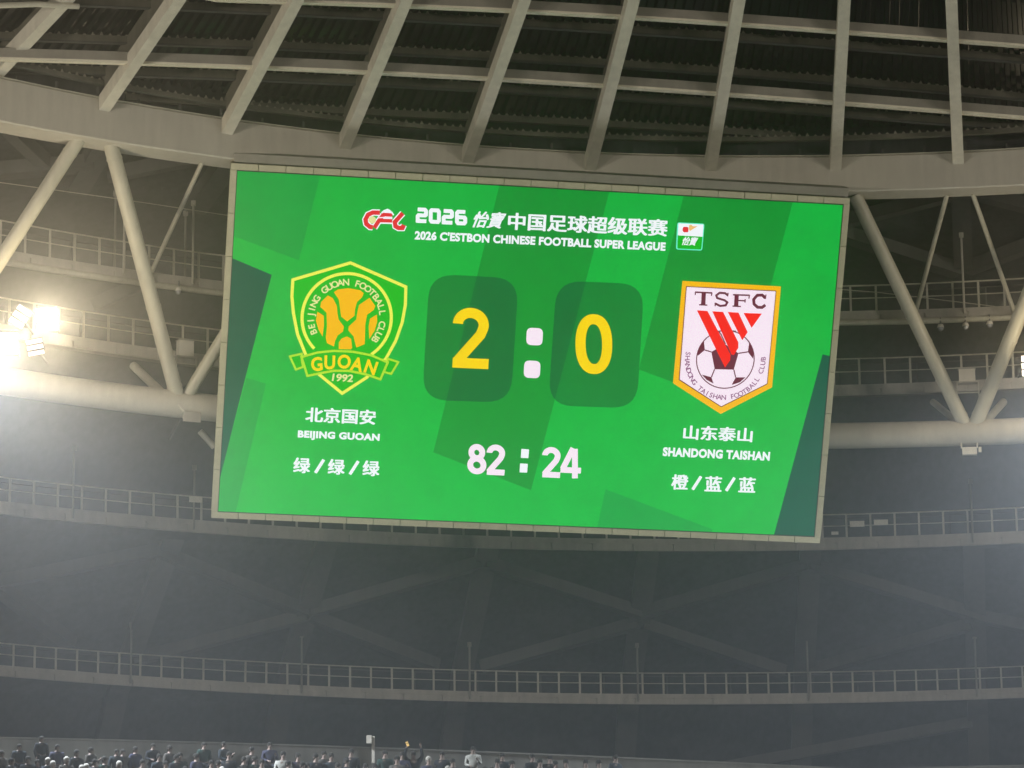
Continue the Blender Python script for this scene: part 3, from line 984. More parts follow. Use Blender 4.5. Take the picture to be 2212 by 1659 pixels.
C_PALE = glow('screen_pale_yellow', (245, 240, 165), 1.0)
C_MINT = glow('screen_mint', (110, 255, 215), 1.0)

b = MB()
b.box((0, 0, -0.02), (hw, 0, 0), (0, hh, 0), (0, 0, 0.02))
display = sub('display', b, G_BASE, board)

LAY = 0.004
def flat(b, pts, lay, mat=0):
    """filled polygon of display points at layer lay (ear clipping through bmesh is left to Blender's n-gons)"""
    b.add([(p[0], p[1], lay * LAY) for p in pts], [tuple(range(len(pts)))], mat)
def SP(pts): return [S(*p) for p in pts]
def clip_in(pts):
    return [(min(max(x, -hw), hw), min(max(y, -hh), hh)) for x, y in pts]
def crop(pts, ox, oy, k): return [S(ox + x * k, oy + y * k) for x, y in pts]

def stroke(b, pts, w, lay, mat=0, closed=False, round_=True):
    """thick line as one strip with mitred joints"""
    P = [Vector((p[0], p[1])) for p in pts]
    n = len(P)
    L, Rr = [], []
    for i in range(n):
        a = P[(i - 1) % n] if (closed or i > 0) else None
        c = P[(i + 1) % n] if (closed or i < n - 1) else None
        d1 = (P[i] - a).normalized() if a is not None and (P[i] - a).length > 1e-9 else None
        d2 = (c - P[i]).normalized() if c is not None and (c - P[i]).length > 1e-9 else None
        if d1 is None: d1 = d2
        if d2 is None: d2 = d1
        n1, n2 = Vector((-d1.y, d1.x)), Vector((-d2.y, d2.x))
        m = (n1 + n2)
        m = m.normalized() if m.length > 1e-6 else n1
        k = 1.0 / max(0.5, m.dot(n1))
        L.append(P[i] + m * w / 2 * k); Rr.append(P[i] - m * w / 2 * k)
    vs, fs = [], []
    for l, r in zip(L, Rr): vs += [(l.x, l.y, lay * LAY), (r.x, r.y, lay * LAY)]
    for i in range(n if closed else n - 1):
        j = (i + 1) % n
        fs.append((2 * i, 2 * i + 1, 2 * j + 1, 2 * j))
    b.add(vs, fs, mat)

def disc(b, c, r, lay, mat=0, n=40, sx=1.0, sy=1.0):
    b.add([(c[0] + r * sx * math.cos(2 * math.pi * k / n), c[1] + r * sy * math.sin(2 * math.pi * k / n), lay * LAY) for k in range(n)], [tuple(range(n))], mat)

def clip_poly(sub_, clipper):
    """Sutherland-Hodgman; clipper convex, any winding"""
    area = sum(clipper[i][0] * clipper[(i + 1) % len(clipper)][1] - clipper[(i + 1) % len(clipper)][0] * clipper[i][1] for i in range(len(clipper)))
    if area < 0: clipper = clipper[::-1]
    out = list(sub_)
    for i in range(len(clipper)):
        a, c = clipper[i], clipper[(i + 1) % len(clipper)]
        side = lambda p: (c[0] - a[0]) * (p[1] - a[1]) - (c[1] - a[1]) * (p[0] - a[0])
        inp, out = out, []
        for k in range(len(inp)):
            p, q = inp[k], inp[(k + 1) % len(inp)]
            sp, sq = side(p), side(q)
            if sp >= 0: out.append(p)
            if (sp >= 0) != (sq >= 0):
                t = sp / (sp - sq)
                out.append((p[0] + (q[0] - p[0]) * t, p[1] + (q[1] - p[1]) * t))
        if not out: return []
    return out

FULL = [(-hw, -hh), (hw, -hh), (hw, hh), (-hw, hh)]
BANDC = SP([(1998, 740), (2439, 760), (2124, 1961), (1733, 1809)])
BANDD = SP([(2738, 770), (3176, 790), (2955, 1625), (2555, 1478)])
b = MB()
for mi, lay, pts in (
        (0, 1, SP([(940, 660), (1284, 690), (1196, 1041), (935, 945)])),
        (0, 1, SP([(986, 1512), (1064, 1534), (930, 2100), (850, 2100), (872, 1930)])),
        (1, 1, BANDC), (1, 1, BANDD),
        (0, 1, SP([(2422, 1957), (2850, 2117), (2830, 2200), (2370, 2200)])),
        (2, 2, SP([(920, 1029), (1087, 1099), (984, 1500), (872, 1945), (820, 1945)])),
        (2, 2, SP([(3290, 1417), (3400, 1445), (3330, 2220), (3074, 2220)]))):
    q = clip_poly(pts, FULL)
    if q: flat(b, q, lay, mi)
sub('backdrop_pattern', b, [G_MID, G_DARK, G_TEAL], display)

def rounded(corners, r, n=7):
    """rounded quad in display coordinates"""
    out = []
    m = len(corners)
    for i in range(m):
        p, a, c = Vector(corners[i]), Vector(corners[i - 1]), Vector(corners[(i + 1) % m])
        d1, d2 = (a - p).normalized(), (c - p).normalized()
        A, B = p + d1 * r, p + d2 * r
        for k in range(n + 1):
            t = k / n
            q = A * (1 - t) ** 2 + p * 2 * t * (1 - t) + B * t * t
            out.append((q.x, q.y))
    return out

for corners in (((1718, 1095), (2075, 1113), (2043, 1611), (1688, 1599)), ((2226, 1122), (2577, 1136), (2547, 1633), (2192, 1622))):
    q = rounded(SP(corners), 0.95)
    b = MB(); flat(b, q, 3, 0)
    c = clip_poly(q, BANDC)
    if c: flat(b, c, 4, 1)
    sub('score_panel', b, [G_BOX, G_BOXD], display)

# ---- text: built from Blender's own font, converted to meshes
_tmpcol = bpy.data.collections.new('tmp_text')
COL.children.link(_tmpcol)
def glyphs(body, offset=0.0, space=1.0):
    cu = bpy.data.curves.new('tmp', 'FONT')
    cu.body = body
    cu.size = 1.0
    cu.offset = offset
    cu.space_character = space
    cu.resolution_u = 4
    o = bpy.data.objects.new('tmp', cu)
    _tmpcol.objects.link(o)
    dg = bpy.context.evaluated_depsgraph_get()
    dg.update()
    ev = o.evaluated_get(dg)
    me = bpy.data.meshes.new_from_object(ev)
    vs = [tuple(v.co) for v in me.vertices]
    fs = [tuple(p.vertices) for p in me.polygons]
    bpy.data.objects.remove(o); bpy.data.curves.remove(cu); bpy.data.meshes.remove(me)
    return vs, fs

def text(b, body, left, right, height_px, lay, mat=0, offset=0.02, shear=0.0, space=1.0, bold=0.03):
    """fit the word between two photograph points (middle of its left and right ends)"""
    cjk = any(ord(ch) > 0x2000 for ch in body)
    vs, fs = glyphs(body, 0.0 if cjk else offset, space)
    if not vs: return
    x0, x1 = min(v[0] for v in vs), max(v[0] for v in vs)
    y0, y1 = min(v[1] for v in vs), max(v[1] for v in vs)
    L, Rg = Vector(S(*left)), Vector(S(*right))
    ht = height_px * SW / 2400.0
    d = (Rg - L); wd = d.length; d = d.normalized(); nn = Vector((-d.y, d.x))
    wd -= abs(shear) * ht
    if cjk:              # strokes thickened by slightly shifted layers
        vs0, fs0, n0 = vs, fs, len(vs)
        vs, fs, e = [], [], bold
        for q, (ox, oy) in enumerate(((0, 0), (e, 0), (-e, 0), (0, e * .6), (0, -e * .6), (e, e * .5), (-e, -e * .5), (e, -e * .5), (-e, e * .5))):
            vs += [(v[0] + ox, v[1] + oy, q * 0.15) for v in vs0]
            fs += [tuple(i + q * n0 for i in f) for f in fs0]
    out = []
    for v in vs:
        fx = (v[0] - x0) / (x1 - x0); fy = (v[1] - y0) / (y1 - y0)
        p = L + d * (fx * wd + shear * fy * ht) + nn * ((fy - 0.5) * ht)
        out.append((p.x, p.y, (lay + v[2]) * LAY))
    b.add(out, fs, mat)

def letter(b, ch, c, h, ang, lay, mat=0, offset=0.02, wide=1.0):
    """one letter centred on display point c, of height h metres, turned by ang"""
    vs, fs = glyphs(ch, offset)
    if not vs: return
    x0, x1 = min(v[0] for v in vs), max(v[0] for v in vs)
    k = h / 0.73
    ca, sa = math.cos(ang), math.sin(ang)
    out = []
    for v in vs:
        x, y = (v[0] - (x0 + x1) / 2) * k * wide, (v[1] - 0.365) * k
        out.append((c[0] + x * ca - y * sa, c[1] + x * sa + y * ca, lay * LAY))
    b.add(out, fs, mat)

def arc_text(b, body, c, r, a0, a1, h, lay, mat, inside=False, offset=0.025):
    n = len(body)
    for i, ch in enumerate(body):
        if ch == ' ': continue
        a = a0 + (a1 - a0) * i / (n - 1)
        p = (c[0] + r * math.cos(a), c[1] + r * math.sin(a))
        letter(b, ch, p, h, a + math.pi / 2 if inside else a - math.pi / 2, lay, mat, offset)

# score and clock: digits of even stroke
def ell(cx, cy, a, c, a0, a1, n=28):
    return [(cx + a * math.cos(R_(a0 + (a1 - a0) * i / n)), cy + c * math.sin(R_(a0 + (a1 - a0) * i / n))) for i in range(n + 1)]
def superell(a, c, e, n=48):
    out = []
    for i in range(n):
        t = 2 * math.pi * i / n
        x, y = math.cos(t), math.sin(t)
        out.append((a * math.copysign(abs(x) ** e, x), c * math.copysign(abs(y) ** e, y)))
    return out
NUM = {'2': [(ell(0.0, 0.225, 0.215, 0.195, 178, -18) + [(0.16, 0.06), (-0.20, -0.36), (-0.235, -0.415)], False), ([(-0.305, -0.42), (0.295, -0.42)], False)],
       '0': [(superell(0.222, 0.415, 0.88), True)],
       '8': [(ell(0, 0.225, 0.185, 0.19, 0, 360)[:-1], True), (ell(0, -0.20, 0.225, 0.215, 0, 360)[:-1], True)],
       '4': [([(0.10, 0.52), (-0.26, -0.20)], False), ([(-0.335, -0.23), (0.36, -0.23)], False), ([(0.155, 0.5), (0.155, -0.5)], False)]}
def number(b, ch, cx, cy, h, w, lay, skew=0.045):
    """digit of height h photograph pixels about (cx, cy)"""
    for q, (path, closed) in enumerate(NUM[ch]):
        stroke(b, [S(cx + x * h - y * skew * h * 0, cy - y * h + x * h * skew) for x, y in path], w * h * SW / 2424.0, lay + q * 0.3, 0, closed)
for ch, x, y in (('2', 1883, 1352), ('0', 2375, 1376)):
    b = MB(); number(b, ch, x, y, 240, 0.17, 6); sub('score_digit', b, C_YEL, display)
for cx, cy in ((2138, 1346), (2128, 1477)):
    b = MB()
    q = [S(cx - 31, cy - 36), S(cx + 34, cy - 33), S(cx + 31, cy + 36), S(cx - 34, cy + 33)]
    flat(b, rounded(q, 0.2), 6)
    sub('colon_dot', b, C_PINK, display)
for ch, x, y in (('8', 1907, 1836), ('2', 1983, 1839), ('2', 2205, 1849), ('4', 2281, 1853)):
    b = MB(); number(b, ch, x, y, 118, 0.20, 6); sub('clock_digit', b, C_PINK, display)
for cx, cy in ((2099, 1814), (2094, 1872)):
    b = MB()
    flat(b, [S(cx - 14, cy - 19), S(cx + 17, cy - 17), S(cx + 14, cy + 18), S(cx - 16, cy + 17)], 6)
    sub('clock_dot', b, C_WHITE, display)

# headline: squared digits drawn as strokes, then the characters
b = MB()
def dig(path, x, y, w, h, lw, lay):
    pts = [S(x + px * w, y - py * h + (px * w) * 0.045) for px, py in path]
    stroke(b, pts, lw, lay)
TWO = [(-.5, .5), (.38, .5), (.5, .4), (.5, .06), (.4, 0), (-.4, 0), (-.5, -.08), (-.5, -.5), (.55, -.5)]
ZERO = [(-.38, .5), (.38, .5), (.5, .38), (.5, -.38), (.38, -.5), (-.38, -.5), (-.5, -.38), (-.5, .38), (-.38, .5), (-.3, .5)]
SIX = [(.52, .5), (-.36, .5), (-.5, .38), (-.5, -.38), (-.38, -.5), (.38, -.5), (.5, -.38), (.5, -.06), (.4, 0.02), (-.44, 0.02)]
for path, x, y in ((TWO, 1687, 861), (ZERO, 1739, 864), (TWO, 1791, 867), (SIX, 1844, 870)):
    dig(path, x, y, 33, 46, 0.14, 6)
text(b, '怡寶', (1884, 876), (2024, 882), 62, 6, 0, 0.03, shear=0.35)
text(b, '中国足球超级联赛', (2034, 884), (2668, 912), 66, 6, 0, 0.035)
sub('title_text', b, C_WHITE, display)
b = MB(); text(b, "2026 C'ESTBON CHINESE FOOTBALL SUPER LEAGUE", (1659, 940), (2662, 986), 35, 6, 0, 0.045, space=1.05)
sub('subtitle_text', b, C_WHITE, display)

# left and right team names and kit colours
b = MB(); text(b, '北京国安', (1224, 1657), (1501, 1669), 58, 6, 0, 0.04); sub('team_name', b, C_WHITE, display)
b = MB(); text(b, 'BEIJING GUOAN', (1191, 1739), (1518, 1753), 37, 6, 0, 0.05, space=1.08); sub('team_name', b, C_WHITE, display)
b = MB(); text(b, '山东泰山', (2735, 1728), (3008, 1740), 56, 6, 0, 0.04); sub('team_name', b, C_WHITE, display)
b = MB(); text(b, 'SHANDONG TAISHAN', (2651, 1806), (3079, 1825), 37, 6, 0, 0.05, space=1.08); sub('team_name', b, C_WHITE, display)
def kit(items):
    b = MB()
    for ch, cx, cy in items:
        if ch == '/':
            stroke(b, [S(cx - 17, cy + 26), S(cx + 17, cy - 27)], 0.115, 6)
        else:
            text(b, ch, (cx - 32, cy - 1), (cx + 32, cy + 1), 60, 6, 0, 0.035)
    sub('kit_colour_text', b, C_WHITE, display)
kit((('绿', 1207, 1861), ('/', 1278, 1865), ('绿', 1345, 1867), ('/', 1416, 1871), ('绿', 1484, 1873)))
kit((('橙', 2719, 1928), ('/', 2787, 1932), ('蓝', 2853, 1935), ('/', 2921, 1937), ('蓝', 2988, 1939)))

# league logo (red letters with pale outline)
b = MB()
k0 = (1400, 780, 0.339)
def L1(pts): return crop(pts, *k0)
cpath = [(352, 208), (268, 206), (212, 232), (182, 288), (192, 340), (235, 376), (268, 378)]
fstem = [(286, 386), (338, 306), (392, 232)]
ftop = [(376, 228), (500, 236)]
fbar = [(352, 300), (498, 304)]
lpath = [(622, 214), (528, 318), (536, 368), (572, 388), (618, 388), (634, 352)]
for pth in (cpath, fstem, ftop, fbar, lpath):
    stroke(b, L1(pth), 0.235, 5, 1)
for q_, (pth, w) in enumerate(((cpath, 0.16), (fstem, 0.15), (ftop, 0.13), (fbar, 0.13), (lpath, 0.16))):
    stroke(b, L1(pth), w, 6 + 0.2 * q_, 0)
disc(b, L1([(262, 292)])[0], 0.135, 8, 2)
stroke(b, L1([(330, 268), (410, 262), (500, 268)]), 0.04, 8, 3)
stroke(b, L1([(372, 212), (402, 184), (440, 172), (486, 200), (516, 236)]), 0.055, 8, 1)
flat(b, L1([(385, 195), (405, 178), (440, 160), (470, 172), (490, 195), (440, 202)]), 8.3, 1)
sub('league_logo', b, [C_RED2, C_WHITE, C_PALE, C_PINK], display)

# sponsor badge: white upper half, green lower half with slanted characters
b = MB()
k1 = (2640, 860, 0.09946)
q = crop([(690, 290), (1790, 345), (1690, 1430), (635, 1385)], *k1)
flat(b, rounded(q, 0.09), 5, 3)
flat(b, rounded(crop([(735, 330), (1745, 380), (1655, 1385), (690, 1345)], *k1), 0.06), 6, 2)
flat(b, crop([(735, 330), (1745, 380), (1708, 870), (712, 815)], *k1), 7, 0)
flat(b, crop([(905, 520), (950, 470), (1100, 475), (1140, 520), (1130, 690), (960, 690), (905, 640)], *k1), 8, 1)
flat(b, crop([(1170, 400), (1250, 390), (1330, 450), (1520, 440), (1330, 560), (1200, 640), (1150, 560)], *k1), 8, 4)
text(b, '怡寶', (2640 + 850 * .09946, 860 + 1030 * .09946), (2640 + 1525 * .09946, 860 + 1062 * .09946), 33, 8, 0, 0.03, shear=0.35)
sub('sponsor_badge', b, [C_WHITE, C_RED2, C_CREST, C_MINT, C_ORANGE], display)

# crest on the left
b = MB()
k2 = (1100, 1000, 0.3919)
def G(pts): return crop(pts, *k2)
shield = [(770, 130), (1335, 375), (1330, 560), (1297, 740), (1230, 930), (1130, 1110), (935, 1300), (685, 1462), (445, 1265), (310, 1060), (230, 860), (187, 640), (172, 470), (182, 303)]
def off_shadow(pts): return [(x + 40, y + 50) for x, y in pts]
flat(b, G(shield), 5, 0)
stroke(b, G(shield), 0.112, 6, 1, closed=True)
cg = G([(732, 692)])[0]
rg = (Vector(G([(1187, 692)])[0]) - Vector(cg)).length
tilt = -0.055
arc = [(cg[0] + rg * math.cos(a), cg[1] + rg * math.sin(a)) for a in [R_(-50) + R_(280) * i / 60 + tilt for i in range(61)]]
stroke(b, arc, 0.112, 6, 1)
arc_text(b, 'BEIJING GUOAN FOOTBALL CLUB', cg, rg * 0.81, R_(209) + tilt, R_(-32) + tilt, 0.245, 6, 2)
for poly in (
    [(600, 430), (640, 402), (750, 388), (870, 410), (905, 440), (890, 480), (838, 530), (818, 600), (812, 670), (735, 728), (675, 680), (662, 590), (650, 505)],
    [(470, 530), (540, 462), (590, 490), (632, 570), (638, 650), (650, 710), (703, 780), (695, 830), (640, 870), (612, 930), (602, 985), (530, 950), (517, 900), (530, 780), (525, 640), (462, 580)],
    [(965, 487), (1023, 570), (1008, 610), (940, 660), (922, 760), (915, 960), (830, 995), (812, 930), (800, 880), (747, 820), (752, 780), (828, 710), (842, 620), (857, 560)],
    [(432, 627), (498, 670), (500, 770), (485, 885), (443, 810), (417, 720)],
    [(1040, 657), (1043, 730), (1018, 820), (962, 908), (955, 780), (968, 700)],
    [(680, 902), (735, 880), (778, 905), (787, 1000), (770, 1013), (650, 1010), (650, 940)]):
    flat(b, G(poly), 6, 3)
rib = [(270, 1090), (430, 1045), (600, 1027), (800, 1037), (980, 1072), (1150, 1145), (1075, 1318), (930, 1268), (760, 1232), (600, 1230), (450, 1258), (330, 1283)]
tailL = [(152, 1085), (272, 1057), (275, 1130), (285, 1192), (212, 1218)]
tailR = [(1150, 1108), (1258, 1142), (1185, 1263), (1112, 1243), (1140, 1160)]
for q in (tailL, tailR):
    flat(b, G(q), 7, 0); stroke(b, G(q), 0.075, 8, 4, closed=True)
flat(b, G(rib), 9, 0); stroke(b, G(rib), 0.085, 10, 4, closed=True)
for ch, x, y, a in (('G', 425, 1158, .14), ('U', 558, 1140, .03), ('O', 706, 1133, -.04), ('A', 838, 1160, -.16), ('N', 980, 1190, -.26)):
    letter(b, ch, G([(x, y)])[0], 0.50, a, 11, 5, 0.035, 0.88)
text(b, '1992', (1100 + 580 * .3919, 1000 + 1298 * .3919), (1100 + 803 * .3919, 1000 + 1310 * .3919), 31, 7, 2, 0.03, shear=0.1)
sub('club_crest', b, [C_CREST, C_LEMON, C_PALE, C_YEL2, C_LIME, C_YEL], display)

# crest on the right
b = MB()
k3 = (2600, 1080, 0.3738)
def T(pts): return crop(pts, *k3)
flat(b, T([(345, 115), (1400, 175), (1305, 1255), (755, 1540), (245, 1210)]), 5, 0)
flat(b, T([(384, 172), (1351, 220), (1256, 1220), (760, 1467), (306, 1175)]), 6, 3)
flat(b, T([(392, 180), (1343, 228), (1249, 1214), (760, 1457), (316, 1168)]), 7, 1)
def slab(path, x, y, w=0.10):
    stroke(b, T([(x + px * 1.05, y + py * 1.05) for px, py in path]), w * 1.3, 8, 3)
slab([(-85, -66), (85, -58)], 572, 305, 0.045); slab([(2, -62), (-4, 60)], 572, 305, 0.125); slab([(-45, 62), (38, 66)], 572, 305, 0.04)
slab([(-82, -72), (-86, -38)], 572, 305, 0.035); slab([(85, -62), (80, -28)], 572, 305, 0.035)
slab([(62, -40), (35, -62), (-20, -66), (-55, -40), (-45, -12), (30, 10), (58, 32), (40, 62), (-15, 68), (-62, 45)], 765, 312, 0.062)
slab([(66, -66), (60, -30)], 765, 312, 0.035); slab([(-66, 34), (-66, 72)], 765, 312, 0.035)
slab([(-80, -56), (90, -50)], 970, 322, 0.045); slab([(-42, -54), (-48, 60)], 970, 322, 0.125); slab([(-85, 60), (0, 64)], 970, 322, 0.04)
slab([(-35, 2), (45, 6)], 970, 322, 0.04); slab([(88, -54), (82, -16)], 970, 322, 0.035); slab([(45, -12), (43, 24)], 970, 322, 0.035)
slab([(58, -30), (25, -60), (-25, -58), (-62, -15), (-58, 30), (-22, 64), (25, 66), (58, 40)], 1172, 330, 0.085)
slab([(64, -66), (58, -20)], 1172, 330, 0.035)
cb_ = T([(805, 955)])[0]
rb_ = (Vector(T([(1113, 955)])[0]) - Vector(cb_)).length
stroke(b, [(cb_[0] + rb_ * math.cos(2 * math.pi * i / 48), cb_[1] + rb_ * math.sin(2 * math.pi * i / 48)) for i in range(48)], 0.04, 8, 3, closed=True)
for poly in (
    [(655, 875), (800, 790), (945, 890), (895, 1065), (690, 1060)],
    [(575, 755), (585, 855), (512, 915), (502, 890), (525, 820)],
    [(1060, 770), (1105, 860), (1103, 950), (1045, 875)],
    [(552, 1118), (655, 1145), (678, 1213), (605, 1175)],
    [(1020, 1147), (915, 1147), (872, 1228), (960, 1200)]):
    flat(b, T(poly), 8, 3)
for line in ([(655, 875), (585, 855)], [(945, 890), (1045, 875)], [(690, 1060), (655, 1145)], [(895, 1065), (915, 1147)], [(575, 755), (610, 720)], [(1060, 770), (1020, 725)], [(730, 650), (760, 690), (805, 790)], [(885, 650), (920, 655)]):
    stroke(b, T(line), 0.045, 8, 3)
for poly in (
    [(500, 430), (613, 437), (860, 905), (855, 965), (800, 1042)],
    [(665, 440), (780, 447), (943, 772), (943, 830), (900, 905), (872, 905)],
    [(830, 447), (945, 455), (1043, 665), (985, 750)],
    [(1000, 458), (1195, 465), (1085, 618)]):
    flat(b, T(poly), 9, 2)
arc_text(b, 'SHANDONG TAISHAN FOOTBALL CLUB', cb_, rb_ * 1.31, R_(174), R_(364), 0.19, 8, 4, inside=True, offset=0.015)
sub('club_crest', b, [C_YEL2, C_PINK, C_RED, C_MAROON, C_MAUVE], display)
COL.children.unlink(_tmpcol)
bpy.data.collections.remove(_tmpcol)

# ------------------------------------------------------------------ parapet and crowd at the bottom edge
PR = RING - 2.0
zp = fit_z([(0, 1595), (308, 1603), (756, 1617), (1404, 1639), (1733, 1659)], PR)
a0, a1 = span(PR, 1620, -480, 2720)
root = tag(empty('parapet', polar(0, PR, ztop - 1.5)), 'low grey parapet wall behind the crowd along the bottom edge', 'wall')
b = MB()
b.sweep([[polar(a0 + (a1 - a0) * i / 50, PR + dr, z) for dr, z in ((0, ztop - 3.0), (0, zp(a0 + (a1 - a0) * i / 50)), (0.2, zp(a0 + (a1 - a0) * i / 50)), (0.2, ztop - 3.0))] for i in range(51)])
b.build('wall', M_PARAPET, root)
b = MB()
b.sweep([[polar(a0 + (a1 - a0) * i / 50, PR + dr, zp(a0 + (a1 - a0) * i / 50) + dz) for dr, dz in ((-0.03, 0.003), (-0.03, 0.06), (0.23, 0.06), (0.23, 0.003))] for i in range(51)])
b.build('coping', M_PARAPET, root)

cloth_cols = [(0.012, 0.013, 0.016), (0.02, 0.025, 0.03), (0.03, 0.03, 0.05), (0.015, 0.03, 0.025), (0.05, 0.045, 0.04)]
M_CLOTH = [paint('cloth_%s' % n_, tuple(v * 0.6 for v in c), 0.95, var=0.25, scale=5, spec=0.1) for n_, c in zip(('black', 'slate', 'navy', 'forest', 'brown'), cloth_cols)]
M_WHITECLOTH = paint('cloth_white', (0.14, 0.135, 0.12), 0.95, var=0.1, scale=5)
M_YELCLOTH = paint('cloth_ochre', (0.40, 0.26, 0.08), 0.9, var=0.1, scale=5)
M_SKIN = paint('skin', (0.07, 0.045, 0.034), 0.8, var=0.08, scale=8)
M_HAIR = paint('hair', (0.008, 0.007, 0.006), 0.95, var=0.2, scale=12, spec=0.1)
M_CAP = paint('pale_cap', (0.11, 0.10, 0.085), 0.9, var=0.1, scale=8)

def skin_mesh(name, verts, edges, radii, subdiv=1):
    me = bpy.data.meshes.new(name)
    me.from_pydata(verts, edges, [])
    o = bpy.data.objects.new(name, me)
    COL.objects.link(o)
    md = o.modifiers.new('skin', 'SKIN')
    md.use_smooth_shade = True
    for i, r in enumerate(radii):
        rr = r if isinstance(r, tuple) else (r, r)
        me.skin_vertices[0].data[i].radius = rr
    me.skin_vertices[0].data[0].use_root = True
    sb = o.modifiers.new('sub', 'SUBSURF')
    sb.levels = sb.render_levels = subdiv
    dg = bpy.context.evaluated_depsgraph_get(); dg.update()
    out = bpy.data.meshes.new_from_object(o.evaluated_get(dg))
    bpy.data.objects.remove(o); bpy.data.meshes.remove(me)
    out.name = name
    return out

def body_parts(pose):
    """returns skin meshes of a 1.70 m figure facing -Y"""
    ra = {'down': ((0.20, 0.0, 1.36), (0.25, 0.02, 1.08), (0.25, -0.08, 0.84)),
          'up': ((0.20, 0.0, 1.36), (0.30, -0.06, 1.55), (0.24, -0.16, 1.82)),
          'hold': ((0.20, 0.0, 1.36), (0.26, -0.02, 1.10), (0.16, -0.26, 1.22))}[pose]
    la = ra if pose == 'up' else {'down': ((0.20, 0.0, 1.36), (0.26, 0.02, 1.08), (0.24, -0.06, 0.84)), 'hold': ((0.20, 0.0, 1.36), (0.26, 0.0, 1.08), (0.12, -0.22, 1.02))}[pose]
    V = [(0, 0, 0.94), (0, 0.01, 1.14), (0, 0.01, 1.34), (0, 0, 1.44), (0, -0.01, 1.50), (0, -0.015, 1.57), (0, -0.01, 1.65)]
    Ed = [(0, 1), (1, 2), (2, 3), (3, 4), (4, 5), (5, 6)]
    Rd = [(0.15, 0.11), (0.14, 0.10), (0.16, 0.11), (0.07, 0.065), (0.065, 0.075), (0.075, 0.09), (0.06, 0.07)]
    for sgn, arm in ((1, ra), (-1, la)):
        o = len(V)
        V += [(sgn * arm[0][0], arm[0][1], arm[0][2]), (sgn * arm[1][0], arm[1][1], arm[1][2]), (sgn * arm[2][0], arm[2][1], arm[2][2])]
        d = (Vector(arm[2]) - Vector(arm[1])).normalized()
        palm = Vector(arm[2]) + d * 0.07
        V.append((sgn * palm.x, palm.y, palm.z))
        Ed += [(2, o), (o, o + 1), (o + 1, o + 2), (o + 2, o + 3)]
        Rd += [0.065, 0.048, 0.032, (0.034, 0.02)]
        side = d.cross(Vector((0, 1, 0))).normalized() if abs(d.y) < 0.9 else Vector((1, 0, 0))
        for q in range(4):
            f1 = palm + side * (q - 1.5) * 0.02 + d * 0.045
            f2 = f1 + d * (0.030 + 0.01 * (q in (1, 2))) + Vector((0, -0.012, 0))
            n_ = len(V)
            V += [(sgn * f1.x, f1.y, f1.z), (sgn * f2.x, f2.y, f2.z)]
            Ed += [(o + 3, n_), (n_, n_ + 1)]
            Rd += [0.009, 0.008]
        th = palm + side * 0.045 - d * 0.01 + Vector((0, -0.02, 0))
        n_ = len(V)
        V.append((sgn * th.x, th.y, th.z)); Ed.append((o + 3, n_)); Rd.append(0.01)
    for sgn in (1, -1):
        o = len(V)
        V += [(sgn * 0.10, 0, 0.86), (sgn * 0.11, -0.01, 0.48), (sgn * 0.11, 0.02, 0.09), (sgn * 0.12, -0.13, 0.04)]
        Ed += [(0, o), (o, o + 1), (o + 1, o + 2), (o + 2, o + 3)]
        Rd += [0.095, 0.065, 0.045, 0.04]
    body = skin_mesh('body', V, Ed, Rd)
    # jacket: torso and upper arms a little larger
    V = [(0, 0, 0.86), (0, 0.01, 1.12), (0, 0.01, 1.36), (0, 0.0, 1.43)]
    Ed = [(0, 1), (1, 2), (2, 3)]
    Rd = [(0.185, 0.135), (0.17, 0.125), (0.185, 0.13), (0.09, 0.085)]
    for sgn, arm in ((1, ra), (-1, la)):
        o = len(V)
        V += [(sgn * a[0], a[1], a[2]) for a in arm]
        Ed += [(2, o), (o, o + 1), (o + 1, o + 2)]
        Rd += [0.088, 0.065, 0.048]
    jacket = skin_mesh('jacket', V, Ed, Rd)
    V = [(0, 0, 0.93)]; Ed = []; Rd = [(0.165, 0.12)]
    for sgn in (1, -1):
        o = len(V)
        V += [(sgn * 0.10, 0, 0.84), (sgn * 0.11, -0.01, 0.48), (sgn * 0.11, 0.02, 0.13)]
        Ed += [(0, o), (o, o + 1), (o + 1, o + 2)]
        Rd += [0.115, 0.085, 0.065]
    trousers = skin_mesh('trousers', V, Ed, Rd)
    hm = MB()
    hm.sphere((0, 0.012, 1.625), 0.108, 12, 8, sc=(0.86, 1.0, 0.95))
    hm.sphere((0, 0.05, 1.58), 0.085, 10, 6, sc=(0.9, 0.8, 1.0))
    hme = bpy.data.meshes.new('hair'); hme.from_pydata(hm.v, [], hm.f)
    hme.polygons.foreach_set('use_smooth', [True] * len(hme.polygons))
    fm = MB()                                     # face details: nose, ears, eyes, mouth
    fm.sphere((0, -0.105, 1.575), 0.018, 8, 5, sc=(0.8, 1, 1.4))
    for sx in (-1, 1):
        fm.sphere((sx * 0.080, 0.0, 1.585), 0.024, 8, 5, sc=(0.5, 0.8, 1.3))
    fme = bpy.data.meshes.new('face'); fme.from_pydata(fm.v, [], fm.f)
    return body, jacket, trousers, hme, fme

POSES = {k_: body_parts(k_) for k_ in ('down', 'up', 'hold')}
_cache = {}
def with_mat(me, mat):
    key = (me.name, mat.name)
    if key not in _cache:
        c = me.copy(); c.materials.clear(); c.materials.append(mat); _cache[key] = c
    return _cache[key]

